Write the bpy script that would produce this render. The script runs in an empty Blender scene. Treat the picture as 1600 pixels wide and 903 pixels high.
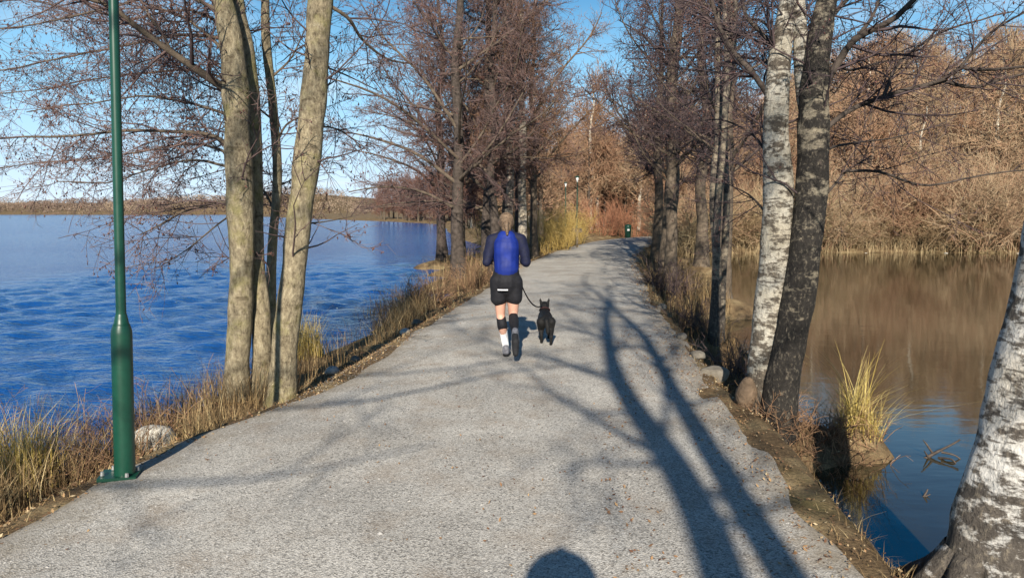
import bpy, math, random
import numpy as np
from mathutils import Vector, Matrix

# ------------------------------------------------------------------ camera, sky, sun, exposure
SC = bpy.context.scene
COL = SC.collection
PITCH = math.radians(5.9)
EYE = np.array([0.0, 0.0, 1.6])
FPX = 1155.0                                  # focal length in pixels of the 1600 px wide photograph
cam_data = bpy.data.cameras.new('camera')
cam_data.sensor_width = 36.0
cam_data.lens = 36.0 * FPX / 1600.0
cam_data.clip_start = 0.05
cam_data.clip_end = 9000.0
cam = bpy.data.objects.new('camera', cam_data)
COL.objects.link(cam)
cam.location = EYE
cam.rotation_euler = (math.radians(90) - PITCH, 0, 0)
SC.camera = cam

SUN_EL = math.radians(27.0)
SUN_AZ = math.radians(184.0)                  # clockwise from +Y: behind the camera, a touch to the left
SUN_DIR = Vector((math.sin(SUN_AZ) * math.cos(SUN_EL), math.cos(SUN_AZ) * math.cos(SUN_EL), math.sin(SUN_EL)))
world = bpy.data.worlds.new('World')
SC.world = world
world.use_nodes = True
wn, wl = world.node_tree.nodes, world.node_tree.links
wn.clear()
w_out = wn.new('ShaderNodeOutputWorld')
w_bg = wn.new('ShaderNodeBackground')
w_bg.inputs['Strength'].default_value = 0.050
w_sky = wn.new('ShaderNodeTexSky')
w_sky.sky_type = 'NISHITA'
w_sky.sun_disc = False
w_sky.sun_elevation = SUN_EL
w_sky.sun_rotation = SUN_AZ
w_sky.air_density = 1.0
w_sky.dust_density = 0.25
w_sky.ozone_density = 2.2
# thin clouds over the whole sky: noise on the view direction projected to a flat layer
w_tc = wn.new('ShaderNodeTexCoord')
w_sep = wn.new('ShaderNodeSeparateXYZ')
w_add = wn.new('ShaderNodeMath'); w_add.operation = 'ADD'; w_add.inputs[1].default_value = 0.10
w_dx = wn.new('ShaderNodeMath'); w_dx.operation = 'DIVIDE'
w_dy = wn.new('ShaderNodeMath'); w_dy.operation = 'DIVIDE'
w_cmb = wn.new('ShaderNodeCombineXYZ')
w_map = wn.new('ShaderNodeMapping')
w_map.inputs['Location'].default_value = (3.1, 0.4, 0.0)
w_noise = wn.new('ShaderNodeTexNoise')
w_noise.inputs['Scale'].default_value = 0.75
w_noise.inputs['Detail'].default_value = 7.0
w_noise.inputs['Roughness'].default_value = 0.55
w_ramp = wn.new('ShaderNodeValToRGB')
w_ramp.color_ramp.elements[0].position = 0.53
w_ramp.color_ramp.elements[0].color = (0, 0, 0, 1)
w_ramp.color_ramp.elements[1].position = 0.80
w_ramp.color_ramp.elements[1].color = (0.8, 0.8, 0.8, 1)
w_mix = wn.new('ShaderNodeMixRGB')
w_mix.inputs['Color2'].default_value = (11.0, 11.8, 12.6, 1)
wl.new(w_tc.outputs['Generated'], w_sep.inputs[0])
wl.new(w_sep.outputs['Z'], w_add.inputs[0])
wl.new(w_sep.outputs['X'], w_dx.inputs[0]); wl.new(w_add.outputs[0], w_dx.inputs[1])
wl.new(w_sep.outputs['Y'], w_dy.inputs[0]); wl.new(w_add.outputs[0], w_dy.inputs[1])
wl.new(w_dx.outputs[0], w_cmb.inputs['X']); wl.new(w_dy.outputs[0], w_cmb.inputs['Y'])
wl.new(w_cmb.outputs[0], w_map.inputs['Vector'])
wl.new(w_map.outputs[0], w_noise.inputs['Vector'])
wl.new(w_noise.outputs['Fac'], w_ramp.inputs['Fac'])
wl.new(w_ramp.outputs['Color'], w_mix.inputs['Fac'])
w_hsv = wn.new('ShaderNodeHueSaturation'); w_hsv.inputs['Saturation'].default_value = 1.35
w_tint = wn.new('ShaderNodeMixRGB'); w_tint.blend_type = 'MULTIPLY'; w_tint.inputs['Fac'].default_value = 1.0
w_tint.inputs['Color2'].default_value = (0.88, 1.02, 1.10, 1)      # the camera's cool white balance
wl.new(w_sky.outputs['Color'], w_tint.inputs['Color1'])
wl.new(w_tint.outputs['Color'], w_hsv.inputs['Color'])
w_hz = wn.new('ShaderNodeMapRange'); w_hz.interpolation_type = 'SMOOTHSTEP'
w_hz.inputs['From Min'].default_value = 0.36; w_hz.inputs['From Max'].default_value = 0.10; w_hz.inputs['To Max'].default_value = 0.95
w_hcol = wn.new('ShaderNodeValToRGB')                              # a clear sky's paling towards the horizon, all round
w_hcol.color_ramp.elements[0].position = 0.0; w_hcol.color_ramp.elements[0].color = (0.72, 0.86, 1.0, 1)
w_hcol.color_ramp.elements[1].position = 0.15; w_hcol.color_ramp.elements[1].color = (0.36, 0.71, 1.0, 1)
w_hgain = wn.new('ShaderNodeMixRGB'); w_hgain.blend_type = 'MULTIPLY'; w_hgain.inputs['Fac'].default_value = 1.0
w_hgain.inputs['Color2'].default_value = (13.6, 13.6, 13.6, 1)
w_hmix = wn.new('ShaderNodeMixRGB')
wl.new(w_sep.outputs['Z'], w_hz.inputs['Value']); wl.new(w_hz.outputs[0], w_hmix.inputs['Fac'])
wl.new(w_sep.outputs['Z'], w_hcol.inputs['Fac']); wl.new(w_hcol.outputs['Color'], w_hgain.inputs['Color1'])
wl.new(w_hgain.outputs['Color'], w_hmix.inputs['Color2'])
wl.new(w_hsv.outputs['Color'], w_hmix.inputs['Color1'])
wl.new(w_hmix.outputs['Color'], w_mix.inputs['Color1'])
wl.new(w_mix.outputs['Color'], w_bg.inputs['Color'])
wl.new(w_bg.outputs[0], w_out.inputs['Surface'])

sun_data = bpy.data.lights.new('sun', 'SUN')
sun_data.energy = 5.0
sun_data.angle = math.radians(0.53)
sun_data.color = (1.0, 0.915, 0.79)
sun = bpy.data.objects.new('sun', sun_data)
COL.objects.link(sun)
sun.rotation_euler = SUN_DIR.to_track_quat('Z', 'Y').to_euler()
sun.location = (-20, -60, 60)

SC.view_settings.view_transform = 'Standard'
SC.view_settings.look = 'None'
SC.view_settings.exposure = 0.79
SC.view_settings.gamma = 1.0
SC.view_settings.use_curve_mapping = False
SC.cycles.use_denoising = True
SC.cycles.max_bounces = 6
SC.cycles.diffuse_bounces = 2
SC.cycles.glossy_bounces = 3
SC.cycles.transparent_max_bounces = 4
SC.cycles.caustics_reflective = False
SC.cycles.caustics_refractive = False

# ------------------------------------------------------------------ helpers
RNG = np.random.default_rng(7)

def W(x, y, Y):
    """World point on the photograph's pixel (x, y), at the real distance Y ahead."""
    u = (x - 800.0) / FPX
    v = (451.5 - y) / FPX
    d = np.array([u, math.cos(PITCH) + v * math.sin(PITCH), v * math.cos(PITCH) - math.sin(PITCH)])
    return EYE + d * (Y / d[1])

def px_r(w, Y):
    """Radius of something w photograph-pixels wide at distance Y."""
    return 0.5 * w * Y / FPX

def unit(v):
    return v / np.maximum(np.linalg.norm(v, axis=-1, keepdims=True), 1e-9)

_K = np.random.default_rng(3).normal(size=(3, 12, 3))
_PH = np.random.default_rng(4).uniform(0, 6.28, size=(3, 12))
def wob(p, freq, k=0):
    """Smooth pseudo-noise in about -1..1 at points p[...,3]."""
    a = np.tensordot(p * freq, _K[k].T, axes=1) + _PH[k]
    return np.sin(a).sum(-1) / 4.2

class Geo:
    def __init__(self):
        self.v, self.q, self.t, self.r, self.mq, self.mt, self.n = [], [], [], [], [], [], 0
    def add(self, v, q=None, t=None, rnd=None, mat=0):
        v = np.asarray(v, float).reshape(-1, 3)
        self.v.append(v)
        if rnd is None: rnd = np.zeros(len(v))
        self.r.append(np.broadcast_to(np.asarray(rnd, float), (len(v),)))
        if q is not None and len(q):
            q = np.asarray(q).reshape(-1, 4) + self.n; self.q.append(q); self.mq.append(np.full(len(q), mat))
        if t is not None and len(t):
            t = np.asarray(t).reshape(-1, 3) + self.n; self.t.append(t); self.mt.append(np.full(len(t), mat))
        self.n += len(v)
    def tubes(self, P, R, s=3, rnd=None, mat=0, rough=0.0, freq=6.0, cap=False):
        P = np.asarray(P, float); R = np.asarray(R, float)
        if P.ndim == 2: P = P[None]; R = R[None]
        n, m, _ = P.shape
        if n == 0: return
        T = unit(np.gradient(P, axis=1))
        ref = np.where(np.abs(T[:, :1, 2:3]) > 0.85, np.array([1.0, 0, 0]), np.array([0, 0, 1.0]))
        ref = np.broadcast_to(ref, T.shape)
        A = unit(np.cross(T, ref)); B = np.cross(T, A)
        ang = np.linspace(0, 2 * np.pi, s, endpoint=False)
        d = A[:, :, None] * np.cos(ang)[:, None] + B[:, :, None] * np.sin(ang)[:, None]
        V = P[:, :, None] + d * R[:, :, None, None]
        if rough:
            k = 1 + rough * wob(V, freq) + 0.5 * rough * wob(V, freq * 2.7, 1)
            V = P[:, :, None] + d * (R[:, :, None] * k)[..., None]
        i = np.arange(n)[:, None, None] * (m * s) + np.arange(m - 1)[None, :, None] * s
        j = np.arange(s)[None, None]; j2 = (j + 1) % s
        q = np.stack([i + j, i + j2, i + s + j2, i + s + j], -1).reshape(-1, 4)
        if rnd is None: rr = np.zeros(n * m * s)
        else: rr = np.repeat(np.broadcast_to(rnd, (n,)), m * s)
        self.add(V.reshape(-1, 3), q=q, rnd=rr, mat=mat)
        if cap:
            base = self.n - n * m * s
            for a in range(n):
                o = base + a * m * s
                for ring, flip in ((0, True), (m - 1, False)):
                    idx = np.arange(s) + o + ring * s
                    c = self.v[-1][idx - base].mean(0) if False else None
                    tr = [(idx[0], idx[k], idx[k + 1]) for k in range(1, s - 1)]
                    if flip: tr = [t[::-1] for t in tr]
                    self.t.append(np.array(tr)); self.mt.append(np.full(len(tr), mat))
    def blades(self, B, H, lean, width, rnd, seg=2, mat=0, droop=0.0):
        """Grass or reed blades: narrow strips that taper and bend over."""
        n = len(B)
        t = np.linspace(0, 1, seg + 1)
        az = RNG.uniform(0, 6.283, n)
        dirh = np.stack([np.cos(az), np.sin(az), 0 * az], 1)
        side = np.stack([-np.sin(az), np.cos(az), 0 * az], 1)
        P = B[:, None] + np.array([0, 0, 1.0]) * (H[:, None] * (t - droop * t ** 3))[..., None] \
            + dirh[:, None] * (H * lean)[:, None, None] * (t ** 1.7)[:, None]
        wd = width[:, None] * (1 - 0.85 * t)
        L = P - side[:, None] * wd[..., None] / 2; R_ = P + side[:, None] * wd[..., None] / 2
        V = np.stack([L, R_], 2).reshape(-1, 3)
        i = np.arange(n)[:, None] * (2 * (seg + 1)) + np.arange(seg)[None] * 2
        q = np.stack([i, i + 1, i + 3, i + 2], -1).reshape(-1, 4)
        self.add(V, q=q, rnd=np.repeat(rnd, 2 * (seg + 1)), mat=mat)
    def mesh(self, name, mats, smooth=True, origin=None):
        v = np.concatenate(self.v)
        if origin is not None: v = v - np.asarray(origin)
        q = np.concatenate(self.q) if self.q else np.zeros((0, 4), int)
        t = np.concatenate(self.t) if self.t else np.zeros((0, 3), int)
        me = bpy.data.meshes.new(name)
        me.vertices.add(len(v)); me.vertices.foreach_set('co', v.astype(np.float32).ravel())
        loops = np.concatenate([q.ravel(), t.ravel()]).astype(np.int32)
        me.loops.add(len(loops)); me.loops.foreach_set('vertex_index', loops)
        tot = np.concatenate([np.full(len(q), 4), np.full(len(t), 3)]).astype(np.int32)
        start = np.concatenate([[0], np.cumsum(tot)[:-1]]).astype(np.int32)
        me.polygons.add(len(tot))
        me.polygons.foreach_set('loop_start', start)
        try: me.polygons.foreach_set('loop_total', tot)
        except Exception: pass
        mi = np.concatenate((self.mq + self.mt) or [np.zeros(0)]).astype(np.int32)
        if not isinstance(mats, (list, tuple)): mats = [mats]
        for m in mats: me.materials.append(m)
        me.update(calc_edges=True)
        me.polygons.foreach_set('material_index', mi)
        me.polygons.foreach_set('use_smooth', np.full(len(tot), smooth))
        at = me.attributes.new('rnd', 'FLOAT', 'POINT')
        at.data.foreach_set('value', np.concatenate(self.r).astype(np.float32))
        me.update()
        return me
    def build(self, name, mats, parent=None, smooth=True, origin=None):
        if parent is not None and origin is None: origin = np.array(parent.location)
        me = self.mesh(name, mats, smooth, origin)
        o = bpy.data.objects.new(name, me); COL.objects.link(o)
        if parent is not None: o.parent = parent
        elif origin is not None: o.location = origin
        return o

def tag(o, label=None, cat=None, group=None, kind=None):
    if label: o['label'] = label
    if cat: o['category'] = cat
    if group: o['group'] = group
    if kind: o['kind'] = kind
    return o

def thing(name, loc, label, cat, group=None):
    o = bpy.data.objects.new(name, None); COL.objects.link(o)
    o.location = [float(c) for c in loc]; o.empty_display_size = 0.2
    return tag(o, label, cat, group)

def spline(pts, m):
    """Resample a rough polyline of points (k, d) to m smooth points."""
    p = np.asarray(pts, float)
    k = len(p)
    if k == 2: return p[0] + (p[1] - p[0]) * np.linspace(0, 1, m)[:, None]
    e = np.vstack([2 * p[0] - p[1], p, 2 * p[-1] - p[-2]])
    u = np.linspace(0, k - 1 - 1e-6, m); i = u.astype(int); f = (u - i)[:, None]
    a, b, c, d = e[i], e[i + 1], e[i + 2], e[i + 3]
    return 0.5 * (2 * b + (c - a) * f + (2 * a - 5 * b + 4 * c - d) * f ** 2 + (3 * b - a - 3 * c + d) * f ** 3)

# ------------------------------------------------------------------ materials
def new_mat(name):
    m = bpy.data.materials.new(name); m.use_nodes = True
    nt = m.node_tree
    return m, nt, nt.nodes['Principled BSDF']

def N(nt, kind, **kw):
    n = nt.nodes.new(kind)
    for k, v in kw.items():
        if k in n.inputs: n.inputs[k].default_value = v
        else: setattr(n, k, v)
    return n

def coords(nt, scale=(1, 1, 1), source='Object'):
    tc = N(nt, 'ShaderNodeTexCoord'); mp = N(nt, 'ShaderNodeMapping')
    mp.inputs['Scale'].default_value = scale
    nt.links.new(tc.outputs[source], mp.inputs['Vector'])
    return mp.outputs[0]

def ramp(nt, fac, stops):
    r = N(nt, 'ShaderNodeValToRGB')
    cr = r.color_ramp
    while len(cr.elements) < len(stops): cr.elements.new(0.5)
    for e, (p, c) in zip(cr.elements, stops):
        e.position = p; e.color = (*c, 1) if len(c) == 3 else c
    nt.links.new(fac, r.inputs['Fac'])
    return r.outputs['Color']

def noise(nt, vec, scale, detail=4.0, rough=0.55):
    n = N(nt, 'ShaderNodeTexNoise'); n.inputs['Scale'].default_value = scale
    n.inputs['Detail'].default_value = detail; n.inputs['Roughness'].default_value = rough
    nt.links.new(vec, n.inputs['Vector'])
    return n.outputs['Fac']

def mixc(nt, fac, a, b, mode='MIX'):
    m = N(nt, 'ShaderNodeMixRGB', blend_type=mode)
    if isinstance(fac, (int, float)): m.inputs[0].default_value = fac
    else: nt.links.new(fac, m.inputs[0])
    for s, i in ((a, 1), (b, 2)):
        if isinstance(s, tuple): m.inputs[i].default_value = (*s, 1)
        else: nt.links.new(s, m.inputs[i])
    return m.outputs[0]

def bump(nt, bsdf, h, strength, dist):
    b = N(nt, 'ShaderNodeBump'); b.inputs['Strength'].default_value = strength; b.inputs['Distance'].default_value = dist
    nt.links.new(h, b.inputs['Height']); nt.links.new(b.outputs[0], bsdf.inputs['Normal'])

def plain(name, col, rough=0.6, var=0.25, scale=14.0, spec=0.3, metal=0.0, bmp=0.0):
    m, nt, b = new_mat(name)
    v = coords(nt)
    n = noise(nt, v, scale)
    lo = tuple(c * (1 - var) for c in col); hi = tuple(min(1, c * (1 + var)) for c in col)
    nt.links.new(ramp(nt, n, [(0.3, lo), (0.7, hi)]), b.inputs['Base Color'])
    b.inputs['Roughness'].default_value = rough
    b.inputs['Specular IOR Level'].default_value = spec
    b.inputs['Metallic'].default_value = metal
    if bmp: bump(nt, b, noise(nt, v, scale * 4), 0.5, bmp)
    return m

def by_rnd(name, stops, rough=0.8, per_object=0.0, trans=0.0):
    """Colour from the per-piece 'rnd' attribute, shifted a little per object."""
    m, nt, b = new_mat(name)
    a = N(nt, 'ShaderNodeAttribute'); a.attribute_name = 'rnd'
    f = a.outputs['Fac']
    if per_object:
        oi = N(nt, 'ShaderNodeObjectInfo')
        ma = N(nt, 'ShaderNodeMath', operation='MULTIPLY_ADD')
        nt.links.new(oi.outputs['Random'], ma.inputs[0]); ma.inputs[1].default_value = per_object
        mb = N(nt, 'ShaderNodeMath', operation='MULTIPLY'); mb.inputs[1].default_value = 1 - per_object
        nt.links.new(f, mb.inputs[0]); nt.links.new(mb.outputs[0], ma.inputs[2])
        f = ma.outputs[0]
    nt.links.new(ramp(nt, f, stops), b.inputs['Base Color'])
    b.inputs['Roughness'].default_value = rough
    b.inputs['Specular IOR Level'].default_value = 0.2
    return m

def mat_gravel():
    m, nt, b = new_mat('gravel')
    v = coords(nt)
    vor = N(nt, 'ShaderNodeTexVoronoi'); vor.inputs['Scale'].default_value = 120.0
    nt.links.new(v, vor.inputs['Vector'])
    cell = N(nt, 'ShaderNodeSeparateColor'); nt.links.new(vor.outputs['Color'], cell.inputs[0])
    stone = ramp(nt, cell.outputs[0], [(0.0, (0.17, 0.165, 0.155)), (0.2, (0.36, 0.348, 0.325)), (0.6, (0.485, 0.47, 0.435)), (1.0, (0.63, 0.61, 0.57))])
    gap = ramp(nt, vor.outputs['Distance'], [(0.45, (1, 1, 1)), (0.95, (0.62, 0.61, 0.59))])
    c = mixc(nt, 1.0, stone, gap, 'MULTIPLY')
    big = ramp(nt, noise(nt, v, 0.9, 5, 0.6), [(0.3, (0.70, 0.68, 0.65)), (0.7, (1.08, 1.06, 1.02))])
    c = mixc(nt, 1.0, c, big, 'MULTIPLY')
    dirt = ramp(nt, noise(nt, v, 2.3, 6, 0.65), [(0.50, (0, 0, 0)), (0.72, (0.6, 0.6, 0.6))])
    c = mixc(nt, dirt, c, (0.26, 0.205, 0.15))
    at = N(nt, 'ShaderNodeAttribute'); at.attribute_name = 'rnd'      # 0 in the middle of the path, 1 at its edges
    ed = N(nt, 'ShaderNodeMath', operation='MULTIPLY_ADD'); ed.inputs[1].default_value = 0.5
    nt.links.new(noise(nt, v, 5.0, 5, 0.65), ed.inputs[0]); nt.links.new(at.outputs['Fac'], ed.inputs[2])
    er = N(nt, 'ShaderNodeMapRange'); er.inputs['From Min'].default_value = 1.02; er.inputs['From Max'].default_value = 1.32; er.inputs['To Max'].default_value = 0.85
    nt.links.new(ed.outputs[0], er.inputs['Value'])
    c = mixc(nt, er.outputs[0], c, (0.21, 0.17, 0.115))
    nt.links.new(c, b.inputs['Base Color'])
    b.inputs['Roughness'].default_value = 0.9; b.inputs['Specular IOR Level'].default_value = 0.15
    h = mixc(nt, 0.5, vor.outputs['Distance'], noise(nt, v, 22, 4), 'MIX')
    bump(nt, b, h, 0.55, 0.010)
    return m

def mat_ground():
    m, nt, b = new_mat('earth')
    v = coords(nt)
    c = ramp(nt, noise(nt, v, 1.7, 7, 0.65), [(0.3, (0.075, 0.050, 0.030)), (0.48, (0.17, 0.115, 0.062)), (0.62, (0.29, 0.215, 0.115)), (0.8, (0.36, 0.28, 0.16))])
    fine = ramp(nt, noise(nt, v, 45, 5, 0.7), [(0.3, (0.55, 0.55, 0.55)), (0.7, (1.25, 1.25, 1.25))])
    c = mixc(nt, 1.0, c, fine, 'MULTIPLY')
    moss = ramp(nt, noise(nt, v, 0.8, 5), [(0.58, (0, 0, 0)), (0.72, (0.6, 0.6, 0.6))])
    c = mixc(nt, moss, c, (0.10, 0.10, 0.035))
    nt.links.new(c, b.inputs['Base Color'])
    b.inputs['Roughness'].default_value = 0.95; b.inputs['Specular IOR Level'].default_value = 0.1
    bump(nt, b, noise(nt, v, 30, 6, 0.7), 0.8, 0.03)
    return m

def mat_alder():
    m, nt, b = new_mat('alder_bark')
    v = coords(nt, (1, 1, 0.5))
    v2 = coords(nt, (1, 1, 2.6))
    c = ramp(nt, noise(nt, v, 24, 8, 0.75), [(0.32, (0.06, 0.048, 0.030)), (0.44, (0.21, 0.172, 0.112)), (0.56, (0.34, 0.285, 0.185)), (0.72, (0.52, 0.45, 0.315))])
    ring = ramp(nt, noise(nt, v2, 5, 5, 0.6), [(0.33, (0.35, 0.32, 0.3)), (0.42, (1, 1, 1))])
    c = mixc(nt, 0.7, c, ring, 'MULTIPLY')
    lich = ramp(nt, noise(nt, coords(nt), 3.0, 6, 0.65), [(0.52, (0, 0, 0)), (0.66, (0.6, 0.6, 0.6))])
    c = mixc(nt, lich, c, (0.27, 0.25, 0.085))
    nt.links.new(c, b.inputs['Base Color'])
    b.inputs['Roughness'].default_value = 0.9; b.inputs['Specular IOR Level'].default_value = 0.15
    bump(nt, b, noise(nt, v, 24, 8, 0.75), 1.0, 0.04)
    return m

def mat_birch(name, dark_at, base_h=0.9, white=(0.70, 0.66, 0.58), dark=(0.035, 0.030, 0.026), blotch=4.2):
    m, nt, b = new_mat(name)
    lent = noise(nt, coords(nt, (7, 7, 42)), 1.0, 3, 0.6)
    blot = noise(nt, coords(nt, (1, 1, 1.9)), blotch, 8, 0.68)
    fine = noise(nt, coords(nt, (1, 1, 0.6)), 38, 5, 0.7)
    sep = N(nt, 'ShaderNodeSeparateXYZ'); tc = N(nt, 'ShaderNodeTexCoord')
    nt.links.new(tc.outputs['Object'], sep.inputs[0])
    foot = N(nt, 'ShaderNodeMapRange'); foot.inputs['From Min'].default_value = 0.0; foot.inputs['From Max'].default_value = base_h
    foot.inputs['To Min'].default_value = 0.17; foot.inputs['To Max'].default_value = 0.0
    nt.links.new(sep.outputs['Z'], foot.inputs['Value'])
    ad = N(nt, 'ShaderNodeMath', operation='ADD'); nt.links.new(blot, ad.inputs[0]); nt.links.new(foot.outputs[0], ad.inputs[1])
    wcol = ramp(nt, fine, [(0.25, tuple(x * 0.55 for x in white)), (0.5, white), (0.75, tuple(min(0.85, x * 1.15) for x in white))])
    stain = ramp(nt, noise(nt, coords(nt), 2.2, 5), [(0.45, (0, 0, 0)), (0.7, (0.75, 0.75, 0.75))])
    wcol = mixc(nt, stain, wcol, (0.36, 0.30, 0.20))
    lmask = ramp(nt, lent, [(0.60, (0, 0, 0)), (0.64, (0.85, 0.85, 0.85))])
    c = mixc(nt, lmask, wcol, (0.10, 0.085, 0.07))
    dcol = ramp(nt, fine, [(0.3, dark), (0.55, tuple(x * 2.0 for x in dark)), (0.78, (0.26, 0.22, 0.16))])
    dmask = ramp(nt, ad.outputs[0], [(dark_at, (0, 0, 0)), (dark_at + 0.09, (1, 1, 1))])
    c = mixc(nt, dmask, c, dcol)
    nt.links.new(c, b.inputs['Base Color'])
    b.inputs['Roughness'].default_value = 0.8; b.inputs['Specular IOR Level'].default_value = 0.2
    h = mixc(nt, 0.55, ad.outputs[0], fine)
    bump(nt, b, h, 1.0, 0.05)
    return m

def mat_water(name, col, ior, rough, waves, tint=None):
    m, nt, b = new_mat(name)
    b.inputs['Base Color'].default_value = (*col, 1)
    b.inputs['Roughness'].default_value = rough
    b.inputs['IOR'].default_value = ior
    b.inputs['Specular IOR Level'].default_value = 0.5
    if tint: b.inputs['Specular Tint'].default_value = (*tint, 1)
    prev = None
    gust = ramp(nt, noise(nt, coords(nt, (.05, .09, 1)), 1.0, 3, .5), [(0.38, (.6, .6, .6)), (0.62, (1, 1, 1))])
    for sc, s, dist in waves:
        n = noise(nt, coords(nt, sc), 1.0, 3, 0.5)
        bn = N(nt, 'ShaderNodeBump'); bn.inputs['Strength'].default_value = s; bn.inputs['Distance'].default_value = dist
        ml = N(nt, 'ShaderNodeMath', operation='MULTIPLY'); nt.links.new(gust, ml.inputs[0]); ml.inputs[1].default_value = s
        nt.links.new(ml.outputs[0], bn.inputs['Strength'])
        nt.links.new(n, bn.inputs['Height'])
        if prev: nt.links.new(prev, bn.inputs['Normal'])
        prev = bn.outputs[0]
    nt.links.new(prev, b.inputs['Normal'])
    return m

M = {}
M['gravel'] = mat_gravel()
M['earth'] = mat_ground()
M['alder'] = mat_alder()
M['birch'] = mat_birch('birch_bark', 0.475, 0.8, white=(0.46, 0.43, 0.36), dark=(0.055, 0.046, 0.036), blotch=9.0)
M['birch_rough'] = mat_birch('rough_birch_bark', 0.49, 0.7, white=(0.56, 0.54, 0.50), dark=(0.05, 0.043, 0.036), blotch=8.0)
M['birch_shaded'] = mat_birch('shaded_birch_bark', 0.405, 1.6, white=(0.22, 0.19, 0.14), dark=(0.016, 0.014, 0.012), blotch=6.0)  # near-black tone: shade of other trees put into the bark colour
M['birch_slim'] = mat_birch('slim_birch_bark', 0.46, 1.2, white=(0.24, 0.20, 0.15))
M['birch_far'] = mat_birch('far_birch_bark', 0.49, 1.0, white=(0.36, 0.32, 0.26))
M['bark_brown'] = plain('brown_bark', (0.105, 0.082, 0.060), 0.9, 0.45, 9.0, 0.15, bmp=0.02)
M['pale_bark'] = plain('pale_bark', (0.42, 0.38, 0.31), 0.85, 0.5, 5.0, 0.15)
M['bark_dark'] = plain('dark_limb_bark', (0.060, 0.048, 0.040), 0.9, 0.5, 12.0, 0.15, bmp=0.02)
M['twig_purple'] = by_rnd('purple_twigs', [(0.0, (0.065, 0.045, 0.043)), (0.5, (0.14, 0.095, 0.086)), (1.0, (0.27, 0.175, 0.14))])
M['twig_dark'] = by_rnd('dark_twigs', [(0.0, (0.045, 0.034, 0.036)), (0.5, (0.085, 0.060, 0.060)), (1.0, (0.16, 0.11, 0.10))])
M['twig_brown'] = by_rnd('brown_twigs', [(0.0, (0.10, 0.058, 0.036)), (0.5, (0.24, 0.14, 0.08)), (1.0, (0.40, 0.25, 0.14))])
M['catkin'] = by_rnd('catkins', [(0.0, (0.06, 0.032, 0.034)), (0.5, (0.14, 0.065, 0.055)), (1.0, (0.22, 0.11, 0.075))])
M['wood_rust'] = by_rnd('russet_twigs', [(0.0, (0.13, 0.075, 0.05)), (0.3, (0.29, 0.165, 0.10)), (0.55, (0.35, 0.225, 0.14)), (0.8, (0.37, 0.275, 0.17)), (1.0, (0.47, 0.38, 0.25))], per_object=0.5)
M['wood_dark'] = by_rnd('dark_russet_twigs', [(0.0, (0.09, 0.045, 0.036)), (0.5, (0.17, 0.085, 0.062)), (1.0, (0.27, 0.15, 0.10))], per_object=0.3)
M['khaki'] = by_rnd('khaki_stems', [(0.0, (0.10, 0.065, 0.038)), (0.3, (0.25, 0.17, 0.095)), (0.6, (0.37, 0.275, 0.155)), (1.0, (0.50, 0.40, 0.235))], per_object=0.45)
M['willow'] = by_rnd('yellow_stems', [(0.0, (0.28, 0.18, 0.05)), (0.5, (0.45, 0.31, 0.09)), (1.0, (0.55, 0.42, 0.17))])
M['red_stems'] = by_rnd('red_stems', [(0.0, (0.22, 0.09, 0.05)), (0.5, (0.33, 0.15, 0.085)), (1.0, (0.42, 0.24, 0.14))])
M['reed'] = by_rnd('dry_reed', [(0.0, (0.07, 0.045, 0.025)), (0.4, (0.16, 0.105, 0.05)), (0.75, (0.28, 0.19, 0.09)), (1.0, (0.46, 0.36, 0.19))])
M['gold'] = by_rnd('golden_grass', [(0.0, (0.20, 0.14, 0.035)), (0.5, (0.42, 0.31, 0.075)), (1.0, (0.58, 0.47, 0.20))])
M['litter'] = by_rnd('dead_leaves', [(0.0, (0.10, 0.05, 0.03)), (0.35, (0.22, 0.12, 0.06)), (0.7, (0.34, 0.22, 0.11)), (1.0, (0.50, 0.40, 0.24))])
M['pebble'] = by_rnd('pebbles', [(0.0, (0.13, 0.125, 0.12)), (0.4, (0.34, 0.325, 0.30)), (0.8, (0.34, 0.325, 0.30)), (1.0, (0.40, 0.385, 0.36))])
M['stone'] = plain('stone', (0.17, 0.15, 0.12), 0.9, 0.5, 6.0, 0.2, bmp=0.03)
M['stone_pale'] = plain('pale_stone', (0.52, 0.49, 0.42), 0.9, 0.4, 6.0, 0.2, bmp=0.03)
M['stone_brown'] = plain('brown_stone', (0.17, 0.12, 0.08), 0.95, 0.5, 7.0, 0.15, bmp=0.03)
M['deadwood'] = plain('wet_wood', (0.06, 0.045, 0.035), 0.6, 0.5, 20.0, 0.4, bmp=0.01)
M['green_paint'] = plain('green_paint', (0.004, 0.045, 0.026), 0.38, 0.12, 30.0, 0.5)
M['zinc'] = plain('galvanised_bolts', (0.5, 0.5, 0.48), 0.4, 0.15, 40.0, 0.5, metal=0.8)
M['lamp_glass'] = plain('lamp_glass', (0.78, 0.78, 0.75), 0.25, 0.05, 10.0, 0.5)

# ------------------------------------------------------------------ terrain
WATER = -0.45
PATH = np.array([(-13.0, -30), (-7.5, -20), (-4.2, -12), (-2.55, -7), (-1.35, -3), (-0.70, 0), (-0.36, 4.4), (0.08, 7), (0.42, 9.8),
                 (0.98, 14.4), (1.75, 20), (2.65, 26), (4.6, 35), (6.6, 41.5), (10.5, 48.5), (17, 55), (30, 62)], float)
PATH_S = spline(PATH, 260)
HALF = 1.72

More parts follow.
